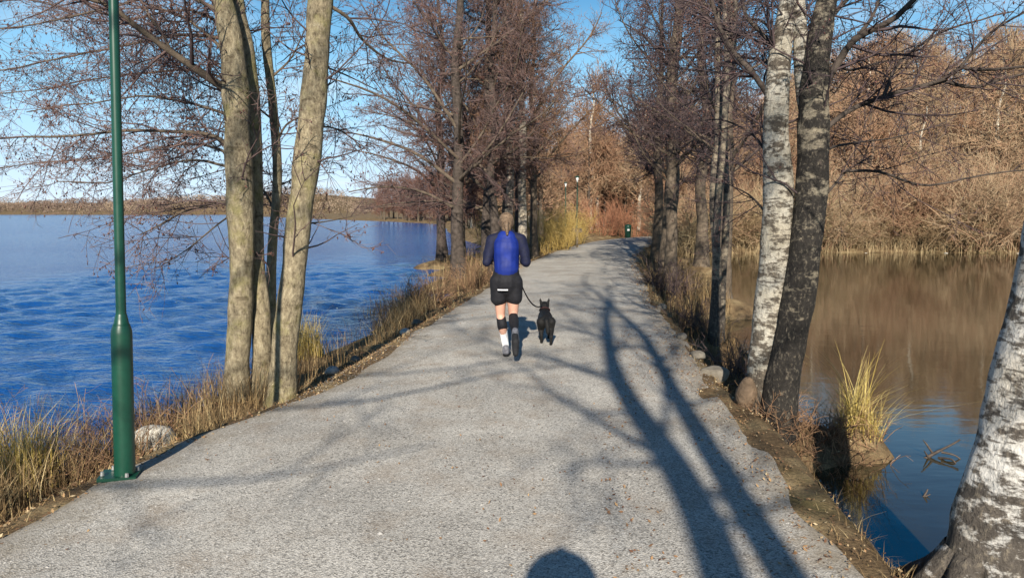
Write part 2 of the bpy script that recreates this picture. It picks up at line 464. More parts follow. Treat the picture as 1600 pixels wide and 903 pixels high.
def path_d(x, y):
    """Signed distance to the path's centreline: negative on the lake side."""
    x = np.asarray(x, float); y = np.asarray(y, float)
    best = np.full(x.shape, 1e9); sgn = np.ones(x.shape)
    a, b = PATH_S[:-1], PATH_S[1:]
    for k in range(0, len(a)):
        d = b[k] - a[k]; L2 = d @ d
        t = np.clip(((x - a[k, 0]) * d[0] + (y - a[k, 1]) * d[1]) / L2, 0, 1)
        ex = x - a[k, 0] - t * d[0]; ey = y - a[k, 1] - t * d[1]
        dd = ex * ex + ey * ey
        m = dd < best
        best = np.where(m, dd, best); sgn = np.where(m, np.sign(d[1] * ex - d[0] * ey), sgn)
    return np.sqrt(best) * np.where(sgn == 0, 1, sgn)

MAIN = np.array([(2.2, 33.5), (0.2, 38), (-2.2, 46), (-6, 70), (-12, 128), (-26, 165), (-60, 230), (-150, 420), (-160, 3000), (3000, 3000), (3000, 26),
                 (60, 32), (40, 36), (28, 37.4), (18, 37.8), (12, 37.0), (8.2, 35.4), (6.4, 33.0)], float)
FAR = np.array([(-3000, 560), (-900, 600), (-520, 690), (-330, 640), (-240, 700), (-150, 640), (-100, 3000), (-3000, 3000)], float)
BACK = np.array([(-60, -16), (-9, -13), (-3.5, -12), (2.4, -12.5), (12, -15), (60, -20), (60, -200), (-60, -200)], float)

def wid_l(y): return 0.38 * (1 - sstep(4.2, 6.6, y))
def wid_r(y): return 0.33 * (1 - sstep(4.8, 7.4, y))

def poly_sd(x, y, poly):
    """Signed distance to a polygon, positive inside."""
    best = np.full(x.shape, 1e12); inside = np.zeros(x.shape, bool)
    n = len(poly)
    for k in range(n):
        a = poly[k]; b = poly[(k + 1) % n]; d = b - a
        t = np.clip(((x - a[0]) * d[0] + (y - a[1]) * d[1]) / (d @ d), 0, 1)
        best = np.minimum(best, (x - a[0] - t * d[0]) ** 2 + (y - a[1] - t * d[1]) ** 2)
        c = ((a[1] > y) != (b[1] > y))
        xi = a[0] + (y - a[1]) * d[0] / (d[1] if abs(d[1]) > 1e-9 else 1e-9)
        inside ^= c & (x < xi)
    return np.sqrt(best) * np.where(inside, 1, -1)

def sstep(a, b, x):
    t = np.clip((x - a) / (b - a), 0, 1)
    return t * t * (3 - 2 * t)

# little rises of earth that trees, tussocks and brush stand on: x, y, radius, height of the top
PADS = [(-2.42, 6.75, .75, -.10), (2.20, 6.12, .42, -.06), (2.58, 6.2, .38, -.18), (2.95, 6.22, .36, -.22), (2.25, 3.2, .48, -.06), (.24, -5, .6, 0), (.68, -4.5, .6, -.05), (-3.9, -4.2, .9, -.1),
        (2.75, 10.2, .6, -.12), (4.35, 20.7, 1, -.05), (4.3, 15, .8, -.1), (-1.45, 20, 1, -.12), (-.5, 20.8, 1, -.12), (-3.35, 4.7, .75, -.33), (-2.75, 9.6, .5, -.22),
        (-2.45, 5.6, .5, -.2), (-2.9, 5.0, .5, -.32), (-3.2, 3.4, .8, -.3), (2.55, 8.2, .45, -.2), (2.95, 11.6, .5, -.22), (3.55, 16.5, .7, -.2), (-1.75, 15, .6, -.2)] + \
       [(x, y, 1.0, -.12) for x, y in ((-2.6, 27.5), (-.75, 22.6), (-1.7, 24.2), (.25, 25.8), (-.3, 31), (-1, 41), (3.75, 17.6), (6.3, 24.5), (6.6, 31.5), (-2.3, 31), (-.9, 36), (5.3, 27), (-.12, 23.5), (.32, 23), (.8, 27.5), (1.75, 31.5), (-.6, 33.5))]

def H(x, y):
    x = np.asarray(x, float); y = np.asarray(y, float)
    d = path_d(x, y)
    d = np.where(d < 0, np.minimum(d + wid_l(y) * sstep(.9, 1.9, -d), -1e-6), d - wid_r(y) * sstep(.9, 1.9, d))
    z = np.interp(d, [-9, -5.0, -3.9, -3.1, -2.6, -2.15, -1.95, -1.8, -1.0, 0, 1.0, 1.85, 1.90, 1.96, 2.05, 2.45, 6, 10],
                  [-2.2, -1.3, -0.70, -0.44, -0.30, -0.20, -0.13, 0.0, 0.035, 0.05, 0.035, 0.0, -0.06, -0.22, -0.46, -0.80, -1.6, -2.4])
    p = np.stack([x, y, 0 * x], -1)
    off = sstep(1.7, 2.2, np.abs(d))
    z = z + off * (0.045 * wob(p, 1.1) + 0.03 * wob(p, 3.1, 1) + 0.015 * wob(p, 7.5, 2))
    sm = poly_sd(x, y, MAIN)
    hill = 10.5 * sstep(2, 62, sm) * sstep(6, 34, x - 0.18 * (y - 38)) + 2.5 * sstep(20, 90, sm)
    zm = np.interp(sm, [-12, -3, 0, 1.0, 3, 10], [-2.2, -0.9, -0.5, -0.15, 0.05, 0.25]) + hill + np.where(sm > 0, 0.06, 0) * wob(p, 0.6)
    near = sstep(1.7, 4.5, np.abs(d))
    z = np.where(zm > z, zm * near + z * (1 - near), z)
    sb = poly_sd(x, y, BACK)
    zb = np.interp(sb, [-6, 0, 1.5, 4], [-2, -0.5, -0.1, 0.0])
    z = np.maximum(z, np.where(np.abs(d) > 1.7, zb, z))
    sf = poly_sd(x, y, FAR)
    zf = np.interp(sf, [-60, 0, 10, 60, 200], [-3, -0.4, 1.5, 5, 13])
    zf = zf + 17 * np.exp(-((x + 190) / 110) ** 2) * sstep(0, 60, sf)
    z = np.maximum(z, zf)
    out_ = np.abs(d) > 1.72
    lump = 0.03 * wob(p, 3.1, 1) + 0.02 * wob(p, 7.5, 2)
    for bx, by, br, top in PADS:
        zp = top - 0.30 * ((x - bx) ** 2 + (y - by) ** 2) / (br * br) + lump
        z = np.where(out_ & (zp > z) & (zp > -1.5), zp, z)
    return z

def H1(x, y):
    return float(H(np.array([x]), np.array([y]))[0])

def axis(parts):
    out = []
    for a, b, s in parts: out.append(np.arange(a, b - 1e-6, s))
    return np.concatenate(out)

def grow_axis(x0, x1, s0, k):
    out = [x0]; s = s0
    while abs(out[-1]) < abs(x1):
        out.append(out[-1] + s * (1 if x1 > x0 else -1)); s *= k
    return np.array(out)

def grid_geo(xs, ys, zf):
    X, Y = np.meshgrid(xs, ys)
    Z = zf(X, Y)
    V = np.stack([X, Y, Z], -1).reshape(-1, 3)
    nx, ny = len(xs), len(ys)
    i = (np.arange(ny - 1)[:, None] * nx + np.arange(nx - 1)[None])
    q = np.stack([i, i + 1, i + nx + 1, i + nx], -1).reshape(-1, 4)
    g = Geo(); g.add(V, q=q)
    return g

xs = np.concatenate([grow_axis(-4.6, -3000, 0.16, 1.12)[::-1], np.arange(-4.5, 4.6, 0.105), grow_axis(4.65, 3000, 0.16, 1.10)])
ys = np.concatenate([grow_axis(1.4, -220, 0.3, 1.2)[::-1], np.arange(1.5, 14, 0.13), grow_axis(14.0, 3000, 0.17, 1.04)])
def ground_z(X, Y):
    z = H(X, Y)
    return z - 0.07 * (1 - sstep(1.3, 1.62, np.abs(path_d(X, Y))))
g = grid_geo(xs, ys, ground_z)
tag(g.build('ground', M['earth']), kind='structure')

# gravel path: a cambered ribbon with ragged edges
T = unit(np.gradient(PATH_S, axis=0)); Nn = np.stack([T[:, 1], -T[:, 0]], 1)
fine = spline(PATH, 620)
T = unit(np.gradient(fine, axis=0)); Nn = np.stack([T[:, 1], -T[:, 0]], 1)
jl = wob(np.stack([fine[:, 0], fine[:, 1], 0 * fine[:, 0]], 1), 1.3) * 0.06 + wob(np.stack([fine[:, 0], fine[:, 1], 0 * fine[:, 0]], 1), 4.1, 1) * 0.05
jr = wob(np.stack([fine[:, 0], fine[:, 1], 0 * fine[:, 0] + 5], 1), 1.5) * 0.04 + 0.08 + wob(np.stack([fine[:, 0], fine[:, 1], 0 * fine[:, 0] + 5], 1), 4.4, 2) * 0.05
u = np.linspace(-1, 1, 31)
off = np.where(u[None] < 0, u[None] * (HALF + jl + wid_l(fine[:, 1]))[:, None], u[None] * (HALF + jr + wid_r(fine[:, 1]))[:, None])
PX = fine[:, None, 0] + Nn[:, None, 0] * off; PY = fine[:, None, 1] + Nn[:, None, 1] * off
pp = np.stack([PX, PY, 0 * PX], -1)
PZ = H(PX, PY) + 0.012 + 0.008 * wob(pp, 1.6) + 0.004 * wob(pp, 5, 1)
PZ[:, 0] -= 0.03; PZ[:, -1] -= 0.03
g = Geo(); nx = len(u)
i = np.arange(len(fine) - 1)[:, None] * nx + np.arange(nx - 1)[None]
g.add(np.stack([PX, PY, PZ], -1).reshape(-1, 3), q=np.stack([i, i + 1, i + nx + 1, i + nx], -1).reshape(-1, 4), rnd=np.tile(np.abs(u), len(fine)))
tag(g.build('gravel_path', M['gravel']), kind='structure')

# ------------------------------------------------------------------ water
M['lake'] = mat_water('lake_water', (0.006, 0.058, 0.22), 1.33, 0.12,
                      [((2.6, 5.0, 1), 1.0, 0.16), ((6, 12, 1), 1.0, 0.08), ((15, 28, 1), 0.7, 0.03)])
M['pond'] = mat_water('pond_water', (0.030, 0.026, 0.013), 1.85, 0.05,
                      [((0.9, 2.2, 1), 0.09, 0.05), ((3.5, 9, 1), 0.12, 0.012)])
lx = np.concatenate([grow_axis(-13, -3000, 0.14, 1.16)[::-1], np.arange(-12.9, 2.6, 0.13)])
ly = np.concatenate([grow_axis(1.9, -60, 0.4, 1.3)[::-1], np.arange(2, 24, 0.13), grow_axis(24, 3000, 0.11, 1.03)])
def lake_z(X, Y):
    spc = np.maximum(np.gradient(X, axis=1), np.gradient(Y, axis=0))
    z = 0 * X
    r = np.random.default_rng(11)
    for k in range(34):
        wl_ = 0.45 * 1.032 ** k * r.uniform(0.9, 1.1)
        th = math.radians(75) + r.normal(0, 0.9)
        kx, ky = 2 * math.pi / wl_ * math.cos(th), 2 * math.pi / wl_ * math.sin(th)
        a = 0.0062 * wl_
        z = z + a * np.clip(1.4 - 3.2 * spc / wl_, 0, 1) * np.sin(kx * X + ky * Y + r.uniform(0, 6.28))
    return WATER + z
g = grid_geo(lx, ly, lake_z)
qc = g.v[0][g.q[0]].mean(1)
g.q[0] = g.q[0][qc[:, 0] < np.interp(qc[:, 1], PATH[:, 1], PATH[:, 0])]; g.mq[0] = np.zeros(len(g.q[0]), int)   # the sheet ends under the causeway
tag(g.build('lake', M['lake']), kind='structure')
g = grid_geo(np.concatenate([[0.0, 1.0], np.arange(1.5, 60, 1.0), [80, 120]]), np.concatenate([np.arange(-8, 42, 1.0), [45]]), lambda X, Y: WATER + 0 * X)
# the pond's sheet starts under the causeway, well clear of the lake's
keepx = 0
g.v[0][:, 0] += np.interp(g.v[0][:, 1], PATH[:, 1], PATH[:, 0]) * (g.v[0][:, 0] < 1.2)
tag(g.build('pond', M['pond']), kind='structure')

# ------------------------------------------------------------------ trees: branching in batches, level by level
def spawn(P, R, rng, dens, t0=0.1, t1=1.0, ang=(55, 14), length=(0.5, 0.15), lt=0.5, m=5, wander=0.16, trop=0.0, ratio=0.6, rmin=0.0014, rmax=1.0,
          flat=1.0, tip=0.3, keep=None, plen=None):
    """Children of a batch of branches P (n, k, 3) with radii R (n, k)."""
    n, k, _ = P.shape
    seg = np.linalg.norm(np.diff(P, axis=1), axis=2); L = seg.sum(1)
    cnt = rng.poisson(np.maximum(dens * L * (t1 - t0), 0.0))
    idx = np.repeat(np.arange(n), cnt)
    t = rng.uniform(t0, t1, len(idx)); u = t * (k - 1); i = np.minimum(u.astype(int), k - 2); f = (u - i)[:, None]
    a, b = P[idx, i], P[idx, i + 1]
    pos = a + (b - a) * f; tan = unit(b - a)
    r = R[idx, i] * (1 - f[:, 0]) + R[idx, i + 1] * f[:, 0]
    if keep is not None:
        kp = rng.uniform(size=len(idx)) < keep(pos)
        idx, t, pos, tan, r = idx[kp], t[kp], pos[kp], tan[kp], r[kp]
    nn = len(idx)
    side = rng.normal(size=(nn, 3)); side[:, 2] *= flat
    side = unit(side - (side * tan).sum(1, keepdims=True) * tan)
    an = np.radians(rng.normal(ang[0], ang[1], nn))[:, None]
    d = unit(np.cos(an) * tan + np.sin(an) * side)
    ln = np.maximum(rng.normal(length[0], length[1], nn), length[0] * 0.3) * (1 - lt * t)
    if plen is not None: ln = np.minimum(ln, plen * L[idx])
    r0 = np.clip(r * ratio * rng.uniform(0.7, 1.1, nn), rmin, rmax)
    Q = np.zeros((nn, m, 3)); Q[:, 0] = pos
    st = (ln / (m - 1))[:, None]
    for s in range(1, m):
        d = unit(d + rng.normal(0, wander, (nn, 3)) + np.array([0, 0, trop]))
        Q[:, s] = Q[:, s - 1] + d * st
    RR = r0[:, None] * np.linspace(1, tip, m)[None]
    return Q, np.maximum(RR, rmin * 0.6)

def catkins(geo, P, rng, per, size, mat):
    """Small hanging buds and catkins along a batch of twigs: stretched octahedra."""
    n, k, _ = P.shape
    cnt = rng.poisson(per, n); idx = np.repeat(np.arange(n), cnt)
    u = rng.uniform(0.25, 1, len(idx)) * (k - 1); i = np.minimum(u.astype(int), k - 2); f = (u - i)[:, None]
    c = P[idx, i] * (1 - f) + P[idx, i + 1] * f
    nn = len(c); s = size * rng.uniform(0.6, 1.4, nn)
    ax = unit(rng.normal(0, 0.5, (nn, 3)) + np.array([0, 0, -1.0])); a = unit(np.cross(ax, np.array([1.0, 0.2, 0]))); b = np.cross(ax, a)
    w = (s * 0.22)[:, None]; l = s[:, None]
    V = np.stack([c, c + ax * l * 0.5 + a * w, c + ax * l * 0.5 + b * w - a * w * 0.5, c + ax * l * 0.5 - b * w - a * w * 0.5, c + ax * l], 1)
    f0 = np.array([(0, 1, 2), (0, 2, 3), (0, 3, 1), (4, 2, 1), (4, 3, 2), (4, 1, 3)])
    t = (np.arange(nn)[:, None, None] * 5 + f0[None]).reshape(-1, 3)
    geo.add(V.reshape(-1, 3), t=t, rnd=np.repeat(rng.uniform(0, 1, nn), 5), mat=mat)

def fine_crown(geo, P, R, rng, s, keep=None, catk=0.0, csize=0.03, trop=0.02, flat=0.8, droop=0.0, mat=0, cmat=1, d2=3.2, d3=6.0, d4=9.0, l2=(0.9, 0.3), l3=(0.42, 0.14), l4=(0.16, 0.06), rm=0.0024, lt2=0.45, t0=0.12):
    """Secondary branches, twigs and twiglets on a batch of limbs, into one crown mesh."""
    P2, R2 = spawn(P, R, rng, d2, t0, 1.0, (50, 13), l2, lt2, 6, 0.15, trop, 0.55, rm * 1.8, 0.02, flat, keep=keep)
    P3, R3 = spawn(P2, R2, rng, d3, 0.08, 1.0, (48, 14), l3, 0.4, 4, 0.16, trop * 0.6 - droop, 0.6, rm * 1.15, 0.006, flat, keep=keep)
    P4, R4 = spawn(P3, R3, rng, d4, 0.05, 1.0, (45, 16), l4, 0.3, 2, 0.2, -droop, 0.65, rm * 0.85, 0.003, 1.0)
    geo.tubes(P2, R2, 4, rng.uniform(0, 0.5, len(P2)), mat)
    geo.tubes(P3, R3, 3, rng.uniform(0.1, 0.8, len(P3)), mat)
    geo.tubes(P4, R4, 3, rng.uniform(0.2, 1.0, len(P4)), mat)
    if catk: catkins(geo, P4, rng, catk, csize, cmat)
    return len(P2), len(P3), len(P4)

def stem_mesh(geo, pts, widths, m=60, s=22, rough=0.07, flare=0.0, freq=5.0, mat=0):
    P = spline(pts, m); R = np.interp(np.linspace(0, 1, m), np.linspace(0, 1, len(widths)), widths)
    if flare:
        t = np.linspace(0, 1, m); R = R * (1 + flare * np.exp(-t * m / 3.2))
    L = np.linalg.norm(np.diff(P, axis=0), axis=1).sum()
    P = P + 0.012 * np.stack([wob(P, 2.2, 0), wob(P, 2.2, 1), 0 * P[:, 0]], 1)
    geo.tubes(P, R, s, rough=rough, freq=freq, mat=mat)
    return P, R

def limb_px(pts, Y, w0, w1=None, m=14):
    P = spline([W(x, y, Y + dy) for x, y, dy in pts], m)
    w1 = w0 * 0.4 if w1 is None else w1
    return P, np.linspace(px_r(w0, Y), px_r(w1, Y), m)

def sparse_above(z0, z1, lo):
    return lambda p: np.interp(p[:, 2], [z0, z1], [1.0, lo])

# -- the many-stemmed alder beside the lake
YA = 6.75
rng = np.random.default_rng(21)
ta = thing('alder_tree', (-2.42, YA, H1(-2.42, YA) - 0.05), 'many-stemmed alder with pale grey trunks on the lake bank beyond the lamp post', 'tree')
def st(pts, Y, ws, **kw):
    P = [W(x, y, Y + d) for x, y, d in pts]
    return P, [px_r(w, Y) for w in ws]
gA = Geo()
p, w = st([(366, 640, 0), (369, 560, 0), (376, 480, 0), (381, 400, 0), (378, 300, 0), (372, 200, 0), (366, 110, .02), (352, 20, .05), (338, -60, .1), (325, -220, .2), (318, -420, .35), (320, -620, .5)], YA, [42, 37, 35, 40, 42, 41, 39, 36, 31, 26, 19, 12, 6])
S1 = stem_mesh(gA, p, w, 110, 28, 0.10, 0.5)
gA.build('trunk', M['alder'], ta)
gB = Geo()
p, w = st([(402, 640, .12), (408, 560, .14), (408, 480, .16), (402, 400, .2), (402, 300, .24), (399, 200, .26), (388, 90, .25), (372, 10, .3), (365, -90, .45), (375, -260, .7), (390, -500, 1.0)], YA, [31, 29, 28, 26, 24, 23, 22, 20, 17, 12, 6])
S2 = stem_mesh(gB, p, w, 80, 20, 0.07, 0.4)
gB.build('trunk', M['alder'], ta)
gB = Geo()
p, w = st([(424, 620, .55), (424, 520, .55), (426, 400, .6), (436, 280, .65), (427, 160, .7), (417, 60, .7), (414, -40, .75), (405, -200, .85), (400, -420, 1.0)], YA, [20, 18, 17, 16, 15, 14, 12, 10, 5])
S3 = stem_mesh(gB, p, w, 70, 16, 0.06, 0.3)
gB.build('trunk', M['alder'], ta)
gB = Geo()
p, w = st([(438, 640, -.05), (444, 560, -.05), (453, 480, -.04), (462, 400, 0), (472, 310, 0), (486, 200, .03), (494, 100, .05), (502, 0, .1), (512, -110, .15), (530, -300, .3), (540, -560, .5)], YA, [46, 38, 36, 37, 38, 38, 38, 35, 30, 22, 10])
S4 = stem_mesh(gB, p, w, 110, 26, 0.095, 0.45)
gB.build('trunk', M['alder'], ta)
A_LIMBS = [
    ([(368, 150, 0), (320, 118, -.1), (270, 85, -.2), (215, 45, -.3), (170, 15, -.45), (90, -10, -.6)], 13),
    ([(357, 228, 0), (330, 211, 0), (270, 205, .1), (180, 206, .2), (100, 214, .3), (0, 220, .4)], 7),
    ([(362, 318, 0), (330, 318, .2), (280, 332, .4), (220, 362, .5)], 5),
    ([(270, 85, -.2), (250, 50, 0), (232, 20, .2), (200, -30, .4)], 6),
    ([(365, 100, 0), (330, 60, .3), (290, 30, .5), (240, 10, .8), (170, -20, 1.1)], 6),
    ([(362, 262, 0), (300, 250, .8), (240, 262, 1.2), (170, 285, 1.5), (90, 285, 1.8)], 4.5),
    ([(364, 182, 0), (300, 162, .6), (230, 150, 1.0), (150, 160, 1.4), (40, 175, 1.8)], 5),
    ([(355, 62, 0), (280, 55, .9), (180, 75, 1.5), (80, 95, 2.0), (-60, 120, 2.4)], 6),
    ([(348, 20, 0), (270, -10, .5), (160, 15, 1.2), (60, 40, 1.6), (-50, 50, 2)], 6),
    ([(362, 335, 0), (325, 362, .1), (285, 395, .2), (245, 420, .4)], 3),
    ([(508, 5, .1), (545, 30, .2), (565, 62, .4), (600, 90, .6), (640, 100, .9)], 6.5),
    ([(487, 195, .1), (530, 205, .6), (580, 235, 1.0)], 3.5),
    ([(496, 100, .1), (540, 118, .6), (600, 150, 1.0)], 4),
    ([(470, 350, .1), (505, 346, .2), (560, 335, .4)], 3),
    ([(428, 232, .65), (448, 195, .7), (475, 180, .8)], 5),
    ([(430, 190, .7), (400, 165, .9), (370, 120, 1.2), (320, 90, 1.6)], 4),
    ([(426, 120, .7), (455, 90, .8), (480, 40, 1.0)], 4.5),
    ([(432, 290, .65), (455, 280, .9), (500, 250, 1.3)], 3.5),
    ([(430, 330, .6), (405, 290, .9), (360, 265, 1.4), (300, 280, 2.0)], 4),
    ([(352, 40, .1), (330, -20, .3), (280, -80, .6), (200, -130, .9)], 12),
    ([(505, -30, .1), (550, -80, .3), (620, -130, .6)], 12),
    ([(340, -80, .1), (280, -180, .2), (200, -300, .2)], 10),
    ([(515, -150, .1), (580, -250, .3), (640, -380, .6)], 10),
    ([(395, 260, .2), (310, 225, 1.4), (200, 240, 2.2), (80, 255, 2.8), (-20, 262, 3.2)], 5),
    ([(392, 140, .2), (300, 110, 1.6), (180, 120, 2.4), (60, 140, 3.0), (-60, 150, 3.4)], 5),
    ([(380, 60, .2), (290, 15, 1.4), (170, 35, 2.2), (50, 0, 2.8), (-60, 10, 3.2)], 5),
]
LP, LR = [], []
for pts, w0 in A_LIMBS:
    P, R = limb_px(pts, YA, w0); P = P + 0.02 * np.stack([wob(P, 5, 0), wob(P, 5, 1), wob(P, 5, 2)], 1) * np.linspace(0, 1, len(P))[:, None]
    gl = Geo(); gl.tubes(P, R, 8, rough=0.08, freq=9)
    gl.build('limb', M['bark_brown'], ta)
    LP.append(P); LR.append(R)
gc = Geo()
print('alder', fine_crown(gc, np.array(LP), np.array(LR), rng, 3, sparse_above(4.2, 6.0, 0.35), 0.6, 0.028, 0.015, 0.55, 0.01, d2=9.0, d3=12, d4=14.0, l2=(0.9, 0.3), l3=(0.36, 0.12), l4=(0.15, 0.05)))
gc.build('crown', [M['twig_purple'], M['catkin']], ta)
# thin shoots straight off the stems
gs = Geo()
for S in (S1, S2, S3, S4):
    P1, R1 = spawn(S[0][None], S[1][None], rng, 4.0, 0.28, 1.0, (65, 12), (0.8, 0.3), 0.2, 7, 0.13, 0.03, 0.14, 0.003, 0.010, 0.5, 0.25, keep=sparse_above(4.0, 6.5, 0.4))
    gs.tubes(P1, R1, 4, rng.uniform(0, 0.5, len(P1)))
    fine_crown(gs, P1, R1, rng, 3, None, 0.6, 0.026, 0.02, 0.8, 0, d2=5.0, d3=9, d4=12, l2=(0.4, 0.15), l3=(0.22, 0.08), l4=(0.1, 0.04))
gs.build('shoots', [M['twig_purple'], M['catkin']], ta)['kind'] = 'stuff'

# -- twin-trunked birch between path and pond
YB = 6.05
rng = np.random.default_rng(22)
tb = thing('birch_tree', (2.2, YB, H1(2.2, YB) - 0.08), 'twin-trunked birch, one white trunk and one coloured dark for tree shade, at the pond edge beside the path', 'tree')
gW = Geo()
p, w = st([(1186, 690, .1), (1194, 600, .1), (1204, 500, .12), (1211, 400, .12), (1214, 300, .12), (1211, 200, .12), (1220, 95, .14), (1236, 0, .16), (1254, -120, .2), (1264, -320, .3), (1275, -600, .5)], YB, [64, 56, 54, 50, 46, 40, 34, 29, 24, 16, 6])
SW = stem_mesh(gW, p, w, 90, 24, 0.06, 0.4, 6)
gW.build('trunk', M['birch'], tb)['label'] = 'white peeling birch trunk'
gD = Geo()
p, w = st([(1210, 712, -.1), (1220, 620, -.1), (1238, 520, -.08), (1253, 430, -.05), (1262, 340, -.02), (1268, 250, 0), (1270, 190, 0), (1276, 110, .02), (1287, 40, .03), (1300, -30, .05), (1312, -150, .1), (1325, -320, .2), (1335, -560, .4)], YB, [60, 52, 50, 48, 47, 48, 50, 38, 34, 30, 24, 16, 6])
SD = stem_mesh(gD, p, w, 100, 24, 0.07, 0.45, 6)
gD.build('trunk', M['birch_shaded'], tb)['label'] = 'rough birch trunk with tree shade in its dark colour'
gD2 = Geo()
p, w = st([(1266, 200, .08), (1258, 150, .1), (1254, 90, .12), (1252, 20, .14), (1246, -80, .2), (1240, -260, .3), (1230, -450, .5)], YB, [26, 26, 23, 20, 17, 11, 5])
SD2 = stem_mesh(gD2, p, w, 50, 18, 0.06, 0, 6)
gD2.build('trunk', M['birch'], tb)
B_LIMBS = [
    ([(1285, 140, 0), (1305, 105, 0), (1340, 58, -.1), (1395, 32, -.2), (1440, -12, -.3), (1500, -60, -.4)], 14),
    ([(1292, 200, 0), (1330, 170, .1), (1385, 150, .1), (1465, 128, 0), (1500, 106, -.1), (1545, 112, -.2), (1640, 98, -.3)], 9),
    ([(1470, 126, 0), (1520, 137, .1), (1560, 128, .1), (1640, 108, .1)], 7),
    ([(1275, 325, 0), (1300, 292, 0), (1325, 265, .1), (1360, 240, .2)], 5),
    ([(1315, 268, .05), (1375, 268, .1), (1445, 292, .1), (1530, 274, .1), (1640, 262, .1)], 5),
    ([(1222, 185, .1), (1178, 116, .2), (1138, 76, .3), (1112, 0, .4), (1090, -80, .5)], 11),
    ([(1228, 130, .1), (1195, 60, .2), (1165, 20, .3), (1140, -60, .4)], 9),
    ([(1212, 260, .15), (1180, 215, .5), (1140, 190, .9), (1090, 185, 1.4)], 5),
    ([(1195, 330, .15), (1165, 300, .5), (1135, 290, .9)], 4),
    ([(1340, 58, -.1), (1365, 20, .1), (1390, -40, .3)], 7),
    ([(1380, 152, .1), (1400, 110, .3), (1440, 70, .6), (1500, 40, .9), (1580, 20, 1.2)], 6),
    ([(1500, 106, -.1), (1540, 60, -.1), (1580, 30, -.1), (1640, 0, -.1)], 5),
    ([(1300, 95, .05), (1330, 110, .6), (1380, 95, 1.2), (1450, 80, 1.8)], 5),
    ([(1250, 60, .1), (1230, 10, .4), (1200, -60, .8)], 6),
    ([(1290, 40, .1), (1340, -20, .5), (1400, -90, .9)], 8),
    ([(1310, -120, .1), (1400, -220, .2), (1480, -260, .3)], 9),
    ([(1255, -140, .1), (1180, -240, .3), (1100, -270, .5)], 9),
    ([(1275, 240, .05), (1320, 225, .8), (1390, 215, 1.5), (1480, 190, 2.0)], 5),
    ([(1218, 110, .2), (1170, 90, 1.0), (1100, 110, 1.8), (1050, 100, 2.2)], 5),
    ([(1224, 80, .2), (1185, 30, 1.0), (1120, 40, 1.6), (1070, 20, 2.0)], 5),
]
LP, LR = [], []
for pts, w0 in B_LIMBS:
    P, R = limb_px(pts, YB, w0); P = P + 0.025 * np.stack([wob(P, 6, 0), wob(P, 6, 1), wob(P, 6, 2)], 1) * np.linspace(0, 1, len(P))[:, None]
    gl = Geo(); gl.tubes(P, R, 8, rough=0.08, freq=9)
    gl.build('limb', M['bark_dark'], tb)
    LP.append(P); LR.append(R)
gc = Geo()
print('birch', fine_crown(gc, np.array(LP), np.array(LR), rng, 3, sparse_above(4.2, 6.0, 0.35), 0.5, 0.024, 0.02, 0.9, 0.03, d2=8.0, d3=12.0, d4=15.0, l2=(0.65, 0.25), l3=(0.32, 0.10), l4=(0.14, 0.05)))
gc.build('crown', [M['twig_dark'], M['catkin']], tb)
gs = Geo()
for S in (SW, SD, SD2):
    P1, R1 = spawn(S[0][None], S[1][None], rng, 3.6, 0.35, 1.0, (58, 12), (0.8, 0.3), 0.2, 7, 0.15, 0.04, 0.14, 0.003, 0.010, 0.8, 0.25, keep=sparse_above(4.0, 6.5, 0.4))
    gs.tubes(P1, R1, 4, rng.uniform(0, 0.5, len(P1)))
    fine_crown(gs, P1, R1, rng, 3, None, 0.3, 0.024, 0.02, 0.9, 0.02, d2=5, d3=9, d4=12, l2=(0.4, 0.15), l3=(0.22, 0.08), l4=(0.1, 0.04))
gs.build('shoots', [M['twig_dark'], M['catkin']], tb)['kind'] = 'stuff'

# -- leaning birch at the right, its foot between path and pond
YC = 3.35
rng = np.random.default_rng(23)
tcx = W(1540, 900, YC)
tc_ = thing('birch_tree', (tcx[0], YC, H1(tcx[0], YC) - 0.08), 'thick leaning birch with cracked black and white bark, its foot in the water', 'tree')
gT = Geo()
p, w = st([(1528, 960, 0), (1550, 860, 0), (1580, 740, 0), (1606, 620, .02), (1634, 480, .05), (1662, 330, .08), (1690, 150, .12), (1716, 0, .16), (1750, -250, .22), (1780, -600, .3), (1800, -1100, .5), (1790, -1500, .6)], YC, [132, 126, 118, 114, 110, 106, 100, 94, 82, 62, 36, 14])
ST = stem_mesh(gT, p, w, 110, 40, 0.085, 0.12, 7)
gT.build('trunk', M['birch_rough'], tc_)
rt = Geo()
for a0, ln in ((-2.6, .5), (-1.6, .45), (-.6, .4), (0.5, .4), (2.2, .5), (3.0, .42)):
    b0 = p[0] + np.array([0, 0, .16]); dv = np.array([math.cos(a0), math.sin(a0), 0])
    pts = [b0 + dv * .10 + np.array([0, 0, .12]), b0 + dv * .24 + np.array([0, 0, -.02]), b0 + dv * ln + np.array([0, 0, -.2])]
    rt.tubes(spline(pts, 8), np.linspace(.085, .02, 8), 10, rough=.1, freq=8)
rt.build('roots', M['birch_rough'], tc_)
P1, R1 = spawn(ST[0][None], ST[1][None], rng, 3.2, 0.55, 1.0, (50, 12), (1.6, 0.4), 0.4, 10, 0.10, 0.04, 0.3, 0.006, 0.025, 0.9, 0.2)
for a in range(len(P1)):
    gl = Geo(); gl.tubes(P1[a], R1[a], 7); gl.build('limb', M['bark_brown'], tc_)
gc = Geo(); fine_crown(gc, P1, R1, rng, 3, None, 0.4, 0.024, 0.02, 0.9, 0.03, d2=2.5, d3=4.0, d4=5.0)
gc.build('crown', [M['twig_dark'], M['catkin']], tc_)

